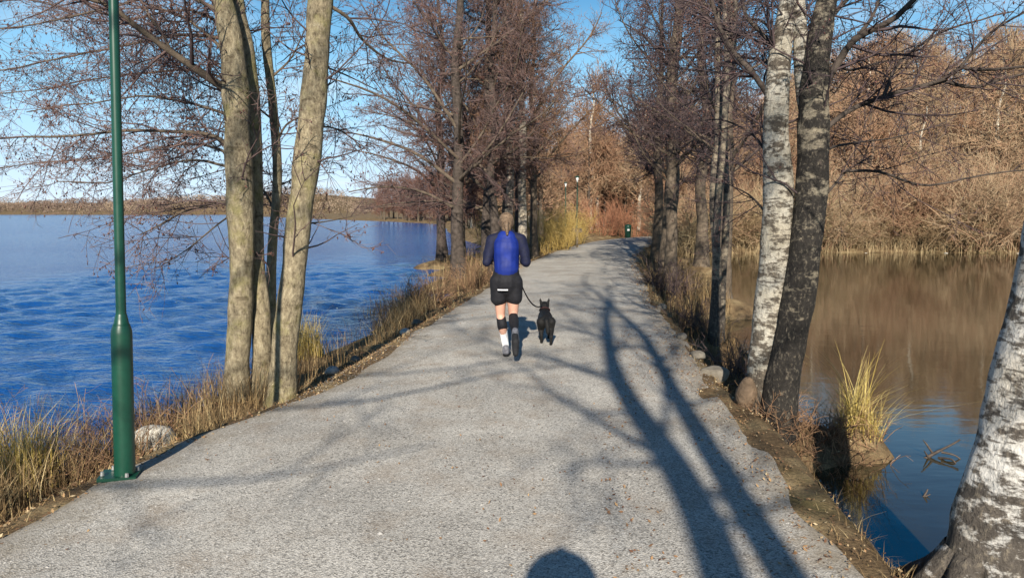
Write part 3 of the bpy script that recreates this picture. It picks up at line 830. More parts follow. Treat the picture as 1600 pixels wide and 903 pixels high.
TREES = {}
def whole_tree(name, base, height, r0, label, seed, bark, twigs, group=None, lean=(0, 0), t_first=0.25, limb_len=0.30, limb_ang=62, dens=3.0, trop=0.03, flat=0.8, extra=(), d2=6.2, d3=8.5, d4=11.0,
               catk=0.35, l2=(0.95, 0.3), l3=(0.45, 0.15), l4=(0.22, 0.08), rm=0.0052, droop=0.0, csize=0.05, lmax=0.055, wander=0.10, stems=1, spread=0.3):
    rng = np.random.default_rng(seed)
    bz = H1(base[0], base[1])
    t = thing(name, (base[0], base[1], bz - 0.05), label, 'tree', group)
    b = np.array([base[0], base[1], bz - 0.1])
    LPs, LRs = [], []
    for k in range(stems):
        hh = height * (1 if k == 0 else rng.uniform(0.75, 0.95)); rr = r0 * (1 if k == 0 else rng.uniform(0.6, 0.85))
        a = rng.uniform(0, 6.28); so = np.array([math.cos(a), math.sin(a), 0]) * (0 if k == 0 else spread * 0.5)
        ll = np.array([lean[0], lean[1], 0]) + (so * 2.2 if k else 0)
        pts = [b + so + ll * u ** 1.3 * hh / 10 + np.array([0, 0, hh * u]) + np.array([*(rng.normal(0, 0.006, 2) * hh * min(1, u * 3)), 0]) for u in np.linspace(0, 1, 9)]
        g = Geo(); wv = rr * np.array([1.12, 1.0, 0.93, 0.85, 0.74, 0.6, 0.44, 0.27, 0.10])
        P, R = stem_mesh(g, pts, wv, 48, 14, 0.06, 0.5)
        g.build('trunk', bark, t)
        L, LRr = spawn(P[None], R[None], rng, dens, t_first, 0.98, (limb_ang, 10), (height * limb_len, height * 0.06), 0.55, 11, wander, trop, 0.36, 0.010, lmax, flat, 0.18)
        LPs.append(L); LRs.append(LRr)
    for pts, r in extra:
        LPs.append(spline(pts, 11)[None]); LRs.append(np.linspace(r, r * 0.25, 11)[None])
    L = np.concatenate(LPs); LRr = np.concatenate(LRs)
    for a in range(len(L)):
        g = Geo(); g.tubes(L[a], LRr[a], 6, rng.uniform(0, .3), 0); g.build('limb', M['bark_brown'], t)
    g = Geo()
    cnt = fine_crown(g, L, LRr, rng, 3, None, catk, csize, trop * 0.7, flat, droop, d2=d2, d3=d3, d4=d4, l2=l2, l3=l3, l4=l4, rm=rm)
    print(label, len(L), cnt)
    g.build('crown', [twigs, M['catkin']], t)
    TREES[seed] = t
    return t

# -- mid-distance trees on the lake side of the path
whole_tree('alder_tree', (-1.45, 20.0), 11.5, 0.155, 'spreading alder leaning branches over the lake, first behind the jogger', 31, M['bark_dark'], M['twig_purple'], t_first=0.2, limb_len=0.36, dens=3.0, flat=0.5, trop=0.035,
           extra=[([W(718, 330, 20), W(660, 300, 19.5), W(600, 292, 19), W(545, 300, 18.6)], .05), ([W(718, 290, 20), W(650, 240, 20), W(580, 215, 20.4), W(530, 205, 21)], .06),
                  ([W(718, 250, 20), W(640, 180, 19), W(570, 140, 18.5), (-5.2, 18, 5.0)], .05), ([W(718, 320, 20), W(680, 315, 20), W(620, 318, 20.4), W(575, 325, 21)], .045),
                  ([W(720, 210, 20), W(660, 120, 20), W(600, 60, 20), W(560, 0, 20)], .05)], d2=5.5)
whole_tree('alder_tree', (-0.50, 20.8), 11.0, 0.12, 'slender dark alder trunk rising beside the spreading alder', 32, M['bark_dark'], M['twig_purple'], t_first=0.25, limb_len=0.27, flat=0.6)
whole_tree('birch_tree', (-0.12, 23.5), 11.0, 0.13, 'white birch trunk behind the head of the jogger', 33, M['birch_far'], M['twig_brown'], t_first=0.28, limb_len=0.26)
whole_tree('birch_tree', (0.32, 23.0), 10.5, 0.13, 'grey birch trunk at the bend of the path', 34, M['birch_far'], M['twig_brown'], t_first=0.28, limb_len=0.25)
whole_tree('alder_tree', (0.80, 27.5), 10.0, 0.13, 'brown alder with rusty crown where the yellow willow begins', 35, M['bark_brown'], M['twig_brown'], t_first=0.22, limb_len=0.30,
           extra=[([W(830, 280, 27), W(870, 230, 27), W(905, 190, 27), W(930, 165, 27.5)], .05), ([W(825, 200, 27), W(870, 120, 27), W(920, 60, 27), W(940, 20, 27.5)], .06)])
whole_tree('alder_tree', (-2.3, 31.0), 9.0, 0.14, 'dark russet alder low over the lake past the spreading alder', 36, M['bark_brown'], M['wood_dark'], t_first=0.12, limb_len=0.34, flat=0.5)
whole_tree('alder_tree', (-0.9, 36.0), 9.5, 0.14, 'russet alder standing behind the row of birches', 37, M['bark_brown'], M['wood_dark'], t_first=0.12, limb_len=0.32, flat=0.6)
# -- mid-distance trees on the pond side
whole_tree('alder_tree', (4.35, 20.7), 11.5, 0.19, 'stout dark alder leaning by the far bend of the path', 41, M['bark_brown'], M['twig_dark'], lean=(0.25, 0), t_first=0.24, limb_len=0.27, dens=3.4, flat=0.8, d2=6.5,
           extra=[([W(1040, 225, 20.7), W(1000, 205, 20.5), W(968, 180, 20.3), W(940, 120, 20)], .05)])
whole_tree('birch_tree', (2.78, 10.1), 8.5, 0.055, 'slender birch clump with thin pale stems beside the path', 42, M['birch_slim'], M['twig_dark'], stems=3, spread=0.25, t_first=0.28, limb_len=0.22, dens=2.4, rm=0.0032, csize=0.035, l4=(0.14, 0.05), l3=(0.36, 0.12), l2=(0.7, 0.25), d2=5.0, d3=8)
whole_tree('alder_tree', (4.3, 15.0), 10.0, 0.13, 'dark thin alder with a dense purple crown behind the birch clump', 43, M['bark_brown'], M['twig_dark'], lean=(-0.1, 0), t_first=0.22, limb_len=0.27, dens=3.4, d2=6.0)
whole_tree('alder_tree', (5.3, 27.0), 10.5, 0.16, 'alder with dusky crown farther along the pond bank', 44, M['bark_brown'], M['twig_dark'], t_first=0.22, limb_len=0.27)
# -- the trees behind the camera whose shadows lie along the path
whole_tree('birch_tree', (0.24, -5.0), 12.5, 0.135, 'tall bare birch behind the photographer, casting a long shadow', 51, M['birch'], M['twig_dark'], t_first=0.34, limb_len=0.26, dens=3.0, d2=4.0, d3=5.5, d4=2.5, rm=0.005, wander=0.07, lmax=.03)
whole_tree('alder_tree', (0.64, -4.5), 11.5, 0.115, 'tall bare alder behind the photographer, beside the birch', 52, M['alder'], M['twig_dark'], t_first=0.36, limb_len=0.24, dens=3.0, d2=4.0, d3=5.5, d4=2.5, rm=0.005, wander=0.07, lmax=.028)

whole_tree('alder_tree', (-3.9, -4.2), 10.0, 0.14, 'bare alder added behind the photographer for its twig shadows', 53, M['alder'], M['twig_dark'], t_first=0.50, limb_len=0.40, dens=3.4, d2=3.6, d3=4.5, d4=2.0, rm=0.0045, wander=0.09, lmax=.03, flat=.6,  # unseen tree added so its long limbs throw twig shadows on the path
           extra=[([(-3.8, -4.2, 4.6), (-2.9, -4.0, 5.0), (-1.9, -3.9, 5.1), (-.8, -3.6, 5.5), (.1, -3.4, 5.6)], .032), ([(-3.8, -4.2, 5.2), (-2.8, -4.4, 5.8), (-1.7, -4.5, 6.0), (-.5, -4.3, 6.3)], .03),
                  ([(-3.8, -4.2, 4.2), (-3.0, -4.6, 4.5), (-2.1, -4.9, 4.7), (-1.2, -5.2, 5.2)], .028), ([(-3.8, -4.2, 5.8), (-3.0, -3.8, 6.6), (-2.0, -3.5, 7.2), (-.8, -3.4, 7.6)], .028)])

# -- farther trees of the same kinds, standing among and behind them
def copy_tree(src, x, y, rot, scale, label):
    t = src.copy(); COL.objects.link(t)
    t.location = (x, y, H1(x, y) - .05); t.rotation_euler = (0, 0, rot); t.scale = (scale,) * 3
    t['label'] = label
    for ch in src.children:
        c = ch.copy(); COL.objects.link(c); c.parent = t
    return t
copy_tree(TREES[31], -2.6, 27.5, 0.6, 1.0, 'spreading alder on the lake bank hidden by the first one')
copy_tree(TREES[31], -0.75, 22.6, 5.7, .95, 'spreading alder standing close behind the first, its crown over the water')
copy_tree(TREES[36], -1.7, 24.2, 3.3, 1.05, 'low dark russet alder at the water beside the spreading alder')
copy_tree(TREES[32], 0.25, 25.8, 2.1, 1.05, 'slim alder tucked between the birch trunks and the willow')
copy_tree(TREES[35], -0.3, 31.0, 2.6, 1.0, 'rusty crowned alder behind the birch trunks')
copy_tree(TREES[36], -1.0, 41.0, 1.5, 1.1, 'dark russet alder on the lake bank before the wood')
copy_tree(TREES[43], 3.75, 17.6, 1.9, 1.0, 'dark alder in front of the stout alder')
copy_tree(TREES[41], 6.3, 24.5, 2.5, .95, 'stout alder at the pond behind the dusky one')
copy_tree(TREES[44], 6.6, 31.5, 4.0, .95, 'alder at the far corner of the pond')

# ------------------------------------------------------------------ woods: shared meshes, one object per tree
def bg_tree_mesh(name, seed, height, r0, twigs, bark, limb_len=0.3, t_first=0.15, dens=4.2, d2=4.2, d3=4.2, d4=3.2, flat=1.0, trop=0.04, ang=54, rm=0.019):
    rng = np.random.default_rng(seed)
    pts = [np.array([*(rng.normal(0, 0.014, 2) * height * u), height * u - 0.15]) for u in np.linspace(0, 1, 8)]
    g = Geo()
    P, R = stem_mesh(g, pts, r0 * np.array([1.1, 1, .9, .78, .64, .48, .3, .12]), 24, 7, 0.05, 0.3, mat=1)
    L, LR = spawn(P[None], R[None], rng, dens, t_first, 0.98, (ang, 10), (height * limb_len, height * .06), 0.5, 7, 0.12, trop, 0.42, 0.02, 0.08, flat, 0.25)
    g.tubes(L, LR, 4, rng.uniform(0, .4, len(L)), 0)
    P2, R2 = spawn(L, LR, rng, d2, 0.1, 1, (46, 13), (1.25, 0.35), 0.4, 5, 0.16, trop, 0.6, rm * 1.5, 0.03, flat)
    P3, R3 = spawn(P2, R2, rng, d3, 0.1, 1, (45, 14), (0.75, 0.2), 0.35, 3, 0.18, trop, 0.7, rm * 1.0, 0.014, 1)
    P4, R4 = spawn(P3, R3, rng, d4, 0.1, 1, (42, 14), (0.40, 0.12), 0.3, 2, 0.2, 0, 0.8, rm * 0.8, 0.01, 1)
    g.tubes(P2, R2, 3, rng.uniform(0, .6, len(P2)), 0); g.tubes(P3, R3, 3, rng.uniform(.1, .9, len(P3)), 0); g.tubes(P4, R4, 3, rng.uniform(.3, 1, len(P4)), 0)
    print(name, len(L), len(P2), len(P3), len(P4))
    return g.mesh(name, [twigs, bark], True)

def shrub_mesh(name, seed, height, width, n, twigs, d3=5, rm=0.006, up=0.05, lean=0.35):
    rng = np.random.default_rng(seed)
    a = rng.uniform(0, 6.28, n); rr = width * 0.35 * np.sqrt(rng.uniform(0, 1, n))
    base = np.stack([rr * np.cos(a), rr * np.sin(a), np.full(n, -0.1)], 1)
    d = unit(np.stack([np.cos(a) * rng.normal(lean, .15, n), np.sin(a) * rng.normal(lean, .15, n), np.ones(n)], 1))
    m = 6; P = np.zeros((n, m, 3)); P[:, 0] = base; L = height * rng.uniform(.65, 1.05, n) / (m - 1)
    for s in range(1, m):
        d = unit(d + rng.normal(0, .17, (n, 3)) + np.array([0, 0, up])); P[:, s] = P[:, s - 1] + d * L[:, None]
    R = np.linspace(2.4, .8, m)[None] * rm * rng.uniform(.7, 1.2, n)[:, None]
    g = Geo(); g.tubes(P, R, 3, rng.uniform(0, .7, n))
    P2, R2 = spawn(P, R, rng, 3.0, .15, 1, (42, 14), (height * .32, height * .1), .3, 4, .18, up, .7, rm, .02, 1)
    P3, R3 = spawn(P2, R2, rng, d3, .1, 1, (45, 16), (height * .15, height * .05), .3, 3, .2, up, .7, rm * .8, .01, 1)
    g.tubes(P2, R2, 3, rng.uniform(.1, .9, len(P2))); g.tubes(P3, R3, 3, rng.uniform(.3, 1, len(P3)))
    print(name, len(P2), len(P3))
    return g.mesh(name, [twigs], True)

def place(name, me, x, y, label, cat, group=None, scale=1.0, rot=0.0, z=None):
    o = bpy.data.objects.new(name, me); COL.objects.link(o)
    o.location = (x, y, (H1(x, y) if z is None else z)); o.scale = (scale, scale, scale * 1.0); o.rotation_euler = (0, 0, rot)
    return tag(o, label, cat, group)

rng = np.random.default_rng(60)
RUST = [bg_tree_mesh('russet_tree', 61 + k, h, .16, M['wood_rust'], (M['bark_brown'], M['pale_bark'], M['bark_dark'])[k], .27, (.08, .2, .12)[k]) for k, h in enumerate((9.5, 10.5, 8.5))]
RUSSDARK = [bg_tree_mesh('dark_russet_tree', 71 + k, h, .16, M['wood_dark'], M['bark_brown'], .32, .06) for k, h in enumerate((8.0, 7.0))]
KHAKI = [shrub_mesh('willow_scrub', 81 + k, h, 2.6, 46, (M['khaki'], M['wood_rust'])[k], 7, .012, .02, .6) for k, h in enumerate((2.8, 3.8))]

def scatter(n, xr, yr, ok, mind, rng, tries=6000):
    pts = []
    X = rng.uniform(*xr, tries); Y = rng.uniform(*yr, tries)
    sm = poly_sd(X, Y, MAIN); pd = np.abs(path_d(X, Y))
    for x, y, s, d in zip(X, Y, sm, pd):
        if len(pts) >= n: break
        if not ok(x, y, s, d): continue
        if all((x - a) ** 2 + (y - b) ** 2 > mind ** 2 for a, b in pts): pts.append((x, y))
    return pts

# the hillside wood behind the pond
for k, (x, y) in enumerate(scatter(170, (4, 86), (42, 105), lambda x, y, s, d: s > 1.8 and d > 3.0 and x / y < 0.86, 2.1, rng)):
    place('russet_tree', RUST[k % 3], x, y, 'bare russet tree in the wood on the hillside behind the pond', 'tree', 'hillside wood', rng.uniform(.8, 1.15), rng.uniform(0, 6.28))
# the wood straight ahead, left of where the path bends away
for k, (x, y) in enumerate(scatter(60, (-10, 18), (45, 105), lambda x, y, s, d: s > 2.5 and d > 3.0 and x / y < 0.2 and x / y > -0.09, 1.9, rng)):
    place('russet_tree', RUST[(k + 1) % 3], x, y, 'bare russet tree in the wood where the path bends away', 'tree', 'wood ahead', rng.uniform(.75, 1.0), rng.uniform(0, 6.28))
# headland on the lake
for k, (x, y) in enumerate(scatter(60, (-34, -3), (60, 190), lambda x, y, s, d: s > 1.0 and s < 16, 2.4, rng)):
    place('dark_russet_tree', RUSSDARK[k % 2], x, y, 'dark russet tree on the wooded headland across the lake', 'tree', 'headland wood', rng.uniform(.9, 1.25), rng.uniform(0, 6.28))
# scrub along the far bank of the pond and up its slope
for k, (x, y) in enumerate(scatter(150, (6, 50), (36, 56), lambda x, y, s, d: 0.5 < s < 14 and d > 2.4 and .2 < x / y < .82, 1.15, rng)):
    place('willow_scrub', KHAKI[k % 2], x, y, 'bare tan willow scrub on the far bank of the pond', 'shrub', 'scrub behind the pond', rng.uniform(.4, 1.3), rng.uniform(0, 6.28))
YEL = shrub_mesh('golden_willow', 91, 2.6, 2.6, 90, M['willow'], 6, .005, .06, .3)
RED = shrub_mesh('red_shrub', 92, 2.3, 2.6, 80, M['red_stems'], 6, .006, .04, .4)
place('golden_willow', YEL, 1.75, 31.5, 'yellow stemmed willow bush at the lake side of the bend', 'shrub', None, .8, .3)
place('golden_willow', YEL, 3.0, 39.5, 'yellow willow bush behind the far lamp', 'shrub', None, .85, 2.2)
place('golden_willow', YEL, -0.6, 33.5, 'golden bush seen between the alder trunks', 'shrub', None, .8, 4.0)
place('red_shrub', RED, 8.1, 50.0, 'reddish bare shrub behind the green bin', 'shrub', None, 1.2, 0)
place('red_shrub', RED, 5.9, 49.0, 'reddish bare shrub closing the view along the path', 'shrub', None, 1.05, 2)
place('red_shrub', RED, 11.3, 51.5, 'reddish shrub behind the stout alder', 'shrub', None, 1.1, 4)

# far shore of the lake: one wooded mass
g = Geo(); r = np.random.default_rng(101)
n = 2600
X = r.uniform(-900, -120, n); Y = r.uniform(600, 860, n)
sf = poly_sd(X, Y, FAR); k = sf > 0; X, Y, sf = X[k], Y[k], sf[k]
Z = H(X, Y)
for lay in range(40):
    m = len(X)
    c = np.stack([X + r.normal(0, 2.6, m), Y + r.normal(0, 2.6, m), Z + r.uniform(0.2, 8.5, m) * (0.75 + .25 * np.sin(X * .05))], 1)
    s = r.uniform(.35, 1.0, m)[:, None]
    a = unit(r.normal(size=(m, 3))) * s; b = unit(r.normal(size=(m, 3))) * s
    V = np.stack([c - a, c + b, c + a * .6 - b * .4], 1).reshape(-1, 3)
    g.add(V, t=np.arange(3 * m).reshape(-1, 3), rnd=np.repeat(np.clip(.5 + .35 * np.sin(X * .031) + r.normal(0, .22, m), 0, 1), 3))
M['far_wood'] = by_rnd('far_wood', [(0, (0.14, 0.10, 0.08)), (.5, (0.21, 0.15, 0.11)), (1, (0.28, 0.215, 0.15))])
tag(g.build('far_shore_wood', M['far_wood'], smooth=False), 'brown bare woods along the far shore of the lake', 'woods', kind='stuff')

# ------------------------------------------------------------------ ground cover
def scatter_bank(n, yr, dr, rng):
    y = rng.uniform(*yr, n); d = rng.uniform(*dr, n)
    cx = np.interp(y, PATH_S[:, 1], PATH_S[:, 0])
    dx = np.gradient(PATH_S[:, 0]) / np.gradient(PATH_S[:, 1]); sl = np.interp(y, PATH_S[:, 1], dx)
    d = np.where(d < -1.2, d - wid_l(y), np.where(d > 1.2, d + wid_r(y), d))
    x = cx + d * np.sqrt(1 + sl ** 2)
    return x, y

r = np.random.default_rng(110)
g = Geo()
def reed_patch(g, n, yr, dr, hh, lean, wd, clump=0.8, lo=0.0, hi=1.0, zmin=-0.62):
    x, y = scatter_bank(n, yr, dr, r)
    p = np.stack([x, y, 0 * x], 1)
    k = (wob(p, 1.6) + .6 * wob(p, 4.0, 1) + r.normal(0, .5, n)) > clump - 1.0
    x, y = x[k], y[k]; z = H(x, y); k = z > zmin; x, y, z = x[k], y[k], z[k]
    n = len(x)
    g.blades(np.stack([x, y, z - .02], 1), hh * r.uniform(.45, 1.25, n), np.abs(r.normal(lean, lean * .6, n)), wd * r.uniform(.6, 1.3, n), r.uniform(lo, hi, n), 3, droop=.12)
reed_patch(g, 7000, (2.6, 7.4), (-3.6, -2.2), .42, .6, .005, 1.1)
reed_patch(g, 2600, (2.6, 6.6), (-5.0, -3.2), .6, .35, .005, 1.25, .0, .7, -1.2)
reed_patch(g, 3500, (2.4, 4.8), (-3.3, -2.05), .36, .7, .005, .9)
reed_patch(g, 1600, (6.5, 10.5), (-4.4, -2.5), .40, .4, .005, 1.2, zmin=-1.0)
reed_patch(g, 9000, (7.6, 16), (-3.4, -2.15), .42, .6, .006, 1.15, zmin=-.9)
reed_patch(g, 7000, (14, 34), (-4.0, -2.1), .7, .4, .011, .9, zmin=-.9)
tag(g.build('lakeside_reeds', M['reed']), 'dry brown reeds and grass along the lake bank', 'reeds', kind='stuff')
g = Geo()
reed_patch(g, 3500, (7.2, 13), (1.95, 3.0), .34, .5, .007, .8, 0, .8)
reed_patch(g, 6000, (12, 33), (2.0, 3.4), .55, .4, .012, .6, 0, .9)
reed_patch(g, 3000, (2.6, 7.0), (1.85, 2.6), .10, .9, .005, .7, .2, 1)
tag(g.build('pondside_grass', M['reed']), 'dry grass and brush along the pond bank', 'grass', kind='stuff')
# reed fringe of the pond's far shore
g = Geo(); X = r.uniform(6, 46, 14000); Y = r.uniform(33, 43, 14000); sm = poly_sd(X, Y, MAIN); k = (sm > -.5) & (sm < 3.2) & (np.abs(path_d(X, Y)) > 2.2); X, Y = X[k], Y[k]
g.blades(np.stack([X, Y, H(X, Y) - .05], 1), r.uniform(.2, 1.1, len(X)) * (1 + .5 * wob(np.stack([X, Y, 0 * X], 1), .9)), np.abs(r.normal(.4, .3, len(X))), r.uniform(.008, .02, len(X)), r.uniform(.15, 1, len(X)), 2)
tag(g.build('far_bank_reeds', M['khaki']), 'khaki reeds fringing the far bank of the pond', 'reeds', kind='stuff')
# short dry grass and fallen leaves along both edges of the path
g = Geo()
reed_patch(g, 5000, (2.4, 12), (-2.5, -1.68), .07, .9, .005, .75, .3, 1)
reed_patch(g, 4500, (2.4, 12), (1.66, 2.4), .06, .9, .005, .75, .25, 1)
reed_patch(g, 3000, (11, 34), (-2.4, -1.7), .12, .6, .010, .6, .3, 1)
reed_patch(g, 3000, (11, 34), (1.7, 2.4), .12, .6, .010, .6, .2, 1)
tag(g.build('verge_grass', M['reed']), 'short straw-coloured grass on the path edges', 'grass', kind='stuff')
g = Geo()
def leaves(n, yr, dr, size, lo=0., hi=1.):
    x, y = scatter_bank(n, yr, dr, r); z = H(x, y) + .018
    k = z > WATER + .03; x, y, z = x[k], y[k], z[k]; n = len(x)
    c = np.stack([x, y, z], 1); a = unit(np.stack([r.normal(size=n), r.normal(size=n), r.normal(0, .35, n)], 1)); b = unit(np.cross(a, np.stack([r.normal(0, .3, n), r.normal(0, .3, n), np.ones(n)], 1)))
    s = (size * r.uniform(.5, 1.3, n))[:, None]
    up = np.array([0, 0, 1.0]) * s * r.uniform(-.1, .5, n)[:, None]
    V = np.stack([c - a * s, c - b * s * .55 + up * .3, c + a * s + up, c + b * s * .55 + up * .3], 1).reshape(-1, 3)
    i = np.arange(n)[:, None] * 4
    g.add(V, t=np.concatenate([i + np.array([0, 1, 2]), i + np.array([0, 2, 3])]), rnd=np.repeat(r.uniform(lo, hi, n), 4))
leaves(6000, (2.3, 12), (-2.9, -1.6), .013)
leaves(5000, (2.3, 14), (1.5, 2.7), .011)
leaves(1500, (2.3, 14), (-1.6, 1.7), .010, 0, .7)
leaves(1500, (2.3, 10), (.9, 1.75), .012, 0, .7)
leaves(2500, (12, 34), (-2.8, -1.6), .028); leaves(2500, (12, 34), (1.5, 2.8), .028)
tag(g.build('leaf_litter', M['litter'], smooth=False), 'dead brown leaves strewn along the path edges', 'leaves', kind='stuff')
# loose stones of the gravel
g = Geo(); n = 26000
y = 2.0 + 8.0 * r.uniform(0, 1, n) ** 1.25; d = r.uniform(-1.85, 1.85, n)
cx = np.interp(y, PATH_S[:, 1], PATH_S[:, 0]); x = cx + d
z = H(x, y) + .012
c = np.stack([x, y, z], 1)
p3 = np.stack([x, y, 0 * x], 1); z_w = .008 * wob(p3, 1.6) + .004 * wob(p3, 5, 1); c[:, 2] += z_w
s = (.0040 * np.exp(r.normal(0, .35, n)))[:, None]
off = np.array([(1, 0, 0), (0, 1, 0), (-1, 0, 0), (0, -1, 0), (0, 0, .42), (0, 0, -.6)])
ro = r.uniform(0, 6.28, n); cs, sn = np.cos(ro)[:, None], np.sin(ro)[:, None]
jit = off[None] * (1 + r.normal(0, .25, (n, 6, 3)))
V = np.stack([jit[..., 0] * cs - jit[..., 1] * sn, jit[..., 0] * sn + jit[..., 1] * cs, jit[..., 2]], -1) * s[..., None] + c[:, None]
f0 = np.array([(0, 1, 4), (1, 2, 4), (2, 3, 4), (3, 0, 4)])
g.add(V.reshape(-1, 3), t=(np.arange(n)[:, None, None] * 6 + f0[None]).reshape(-1, 3), rnd=np.repeat(r.uniform(0, 1, n), 6))
tag(g.build('loose_gravel', M['pebble'], smooth=False), 'loose grey gravel stones lying on the path', 'gravel', kind='stuff')

# tussocks and clumps
def tussock(name, x, y, n, hh, lean, spread, label, mat, wd=.006, droop=.2, cat='grass tussock', mound=None, lo=0., seg=4, rs=0):
    t = thing(name, (x, y, H1(x, y)), label, cat)
    a = r.uniform(0, 6.28, n); q = spread * np.sqrt(r.uniform(0, 1, n))
    bx, by = x + q * np.cos(a), y + q * np.sin(a)
    g = Geo(); g.blades(np.stack([bx, by, H(bx, by) + (mound or 0) * np.clip(1 - q / spread, 0, 1) ** .7 - .01], 1), hh * r.uniform(.4, 1.15, n), np.abs(r.normal(lean, lean * .5, n)), wd * r.uniform(.6, 1.3, n), r.uniform(lo, 1, n), seg, droop=droop)
    g.build('blades', mat, t)
    return t
tt = tussock('sedge_tussock', 2.97, 6.2, 380, .30, 1.2, .2, 'golden sedge tussock with long arching blades on a mound in the pond', M['gold'], .006, .1, mound=.05, lo=.25)
a = r.uniform(0, 6.28, 90); g = Geo()
g.blades(np.stack([2.97 + .06 * np.cos(a), 6.2 + .06 * np.sin(a), np.full(90, H1(2.97, 6.2))], 1), r.uniform(.35, .72, 90), np.abs(r.normal(.7, .35, 90)), r.uniform(.004, .007, 90), r.uniform(.4, 1, 90), 5, droop=.08)
g.build('long_blades', M['gold'], tt)
tussock('grass_tussock', -3.35, 4.75, 900, .62, .40, .30, 'yellow dry grass tussock beside the lamp post', M['gold'], .006, .1)
tussock('grass_tussock', -2.75, 9.6, 420, .55, .40, .26, 'yellow dry grass tussock on the lake bank past the alder', M['gold'], .007, .1)
tussock('grass_tussock', -2.45, 5.6, 300, .34, .5, .2, 'pale straw tussock between the lamp post and the alder', M['reed'], .006, .15, lo=.4)

def bramble(name, x, y, n, hh, spread, label, mat, rm=.0022):
    rr = np.random.default_rng(int(abs(x * 100) + y * 10))
    t = thing(name, (x, y, H1(x, y)), label, 'brush')
    a = rr.uniform(0, 6.28, n); q = spread * np.sqrt(rr.uniform(0, 1, n))
    P = np.zeros((n, 7, 3)); bx = x + q * np.cos(a); by = y + q * np.sin(a)
    P[:, 0] = np.stack([bx, by, H(bx, by) - .03], 1)
    d = unit(np.stack([rr.normal(0, .5, n), rr.normal(0, .5, n), np.ones(n)], 1)); L = hh * rr.uniform(.5, 1.2, n) / 6
    for s in range(1, 7):
        d = unit(d + rr.normal(0, .2, (n, 3)) + np.array([0, 0, -.10])); P[:, s] = P[:, s - 1] + d * L[:, None]
    R = np.linspace(2, .8, 7)[None] * rm * np.ones((n, 1))
    g = Geo(); g.tubes(P, R, 3, rr.uniform(0, 1, n)); g.build('canes', mat, t)
    P2, R2 = spawn(P, R, rr, 9, .1, 1, (50, 15), (hh * .35, hh * .1), .3, 4, .2, 0, .7, rm * .7, .004)
    P3, R3 = spawn(P2, R2, rr, 10, .1, 1, (50, 15), (hh * .15, hh * .05), .3, 3, .2, 0, .7, rm * .6, .004)
    g = Geo(); g.tubes(P2, R2, 3, rr.uniform(0, 1, len(P2))); g.tubes(P3, R3, 3, rr.uniform(0, 1, len(P3))); g.build('twigs', mat, t)['kind'] = 'stuff'
bramble('brush_clump', 2.18, 5.85, 100, .34, .2, 'dense brown brush round the roots of the twin birch', M['twig_brown'], .0022)
bramble('brush_clump', 2.50, 6.0, 110, .38, .28, 'brown tangled brush at the foot of the twin birch', M['twig_brown'])
bramble('brush_clump', 2.86, 6.02, 110, .28, .26, 'low brown brush covering the sedge mound', M['twig_brown'])
bramble('brush_clump', 2.55, 8.2, 60, .5, .3, 'dark brush between the path stones and the pond', M['twig_dark'], .003)
bramble('brush_clump', 2.95, 11.6, 70, .7, .4, 'dark twiggy brush behind the birch clump', M['twig_dark'], .003)
bramble('brush_clump', 3.55, 16.5, 80, .9, .5, 'dusky brush at the foot of the stout alder', M['twig_dark'], .004)
bramble('brush_clump', -1.75, 15.0, 80, .7, .5, 'brown brush on the lake bank beside the jogger', M['twig_brown'], .004)
bramble('brush_clump', -1.0, 18.2, 80, .8, .5, 'brown brush at the foot of the spreading alder', M['twig_brown'], .004)
bramble('brush_clump', -3.75, 5.0, 90, .7, .5, 'tall brown brush standing in the water behind the yellow tussock', M['twig_brown'], .0022)
bramble('brush_clump', -2.9, 4.95, 80, .45, .35, 'low brown brush behind the lamp post', M['twig_brown'], .0022)
bramble('brush_clump', -3.3, 5.9, 80, .6, .4, 'thin brown shoots at the waterline between lamp post and alder', M['twig_brown'], .002)
bramble('brush_clump', -2.95, 6.3, 50, .5, .3, 'thin brown brush left of the alder foot', M['twig_brown'], .0025)

# stones
def stone(name, x, y, s, label, mat, seed, sc=(1, .8, .6), sink=.3, group=None):
    rr = np.random.default_rng(seed)
    nu, nv = 18, 11
    th = np.linspace(0, 2 * np.pi, nu, endpoint=False); ph = np.linspace(-np.pi / 2 + .12, np.pi / 2 - .12, nv)
    D = np.stack([np.cos(ph)[:, None] * np.cos(th)[None], np.cos(ph)[:, None] * np.sin(th)[None], np.sin(ph)[:, None] * np.ones(nu)[None]], -1)
    o = rr.uniform(-20, 20, 3)
    k = 1 + .20 * wob(D + o, 1.0) + .10 * wob(D + o, 2.6, 1) + .04 * wob(D + o, 6, 2)
    for _ in range(5):                                   # a few flat facets
        nrm = unit(rr.normal(size=3)); dd = (D * k[..., None]) @ nrm; lim = rr.uniform(.68, .85)
        k = np.where(dd > lim, k * (lim / np.maximum(dd, 1e-6)) ** .85, k)
    V = D * k[..., None] * np.array(sc) * s
    a = rr.uniform(0, 6.28); Rm = np.array([[math.cos(a), -math.sin(a), 0], [math.sin(a), math.cos(a), 0], [0, 0, 1]])
    V = V @ Rm.T
    z = H1(x, y); V = V + np.array([x, y, z + s * sc[2] * (1 - 2 * sink)])
    i = np.arange(nv - 1)[:, None] * nu; j = np.arange(nu)[None]; j2 = (j + 1) % nu
    g = Geo(); g.add(V.reshape(-1, 3), q=np.stack([i + j, i + j2, i + nu + j2, i + nu + j], -1).reshape(-1, 4))
    top = (nv - 1) * nu; g.t.append(np.array([(top, top + q, top + q + 1) for q in range(1, nu - 1)])); g.mt.append(np.zeros(nu - 2, int))
    g.t.append(np.array([(0, q + 1, q) for q in range(1, nu - 1)])); g.mt.append(np.zeros(nu - 2, int))
    return tag(g.build(name, mat, origin=np.array([x, y, z])), label, 'stone', group)
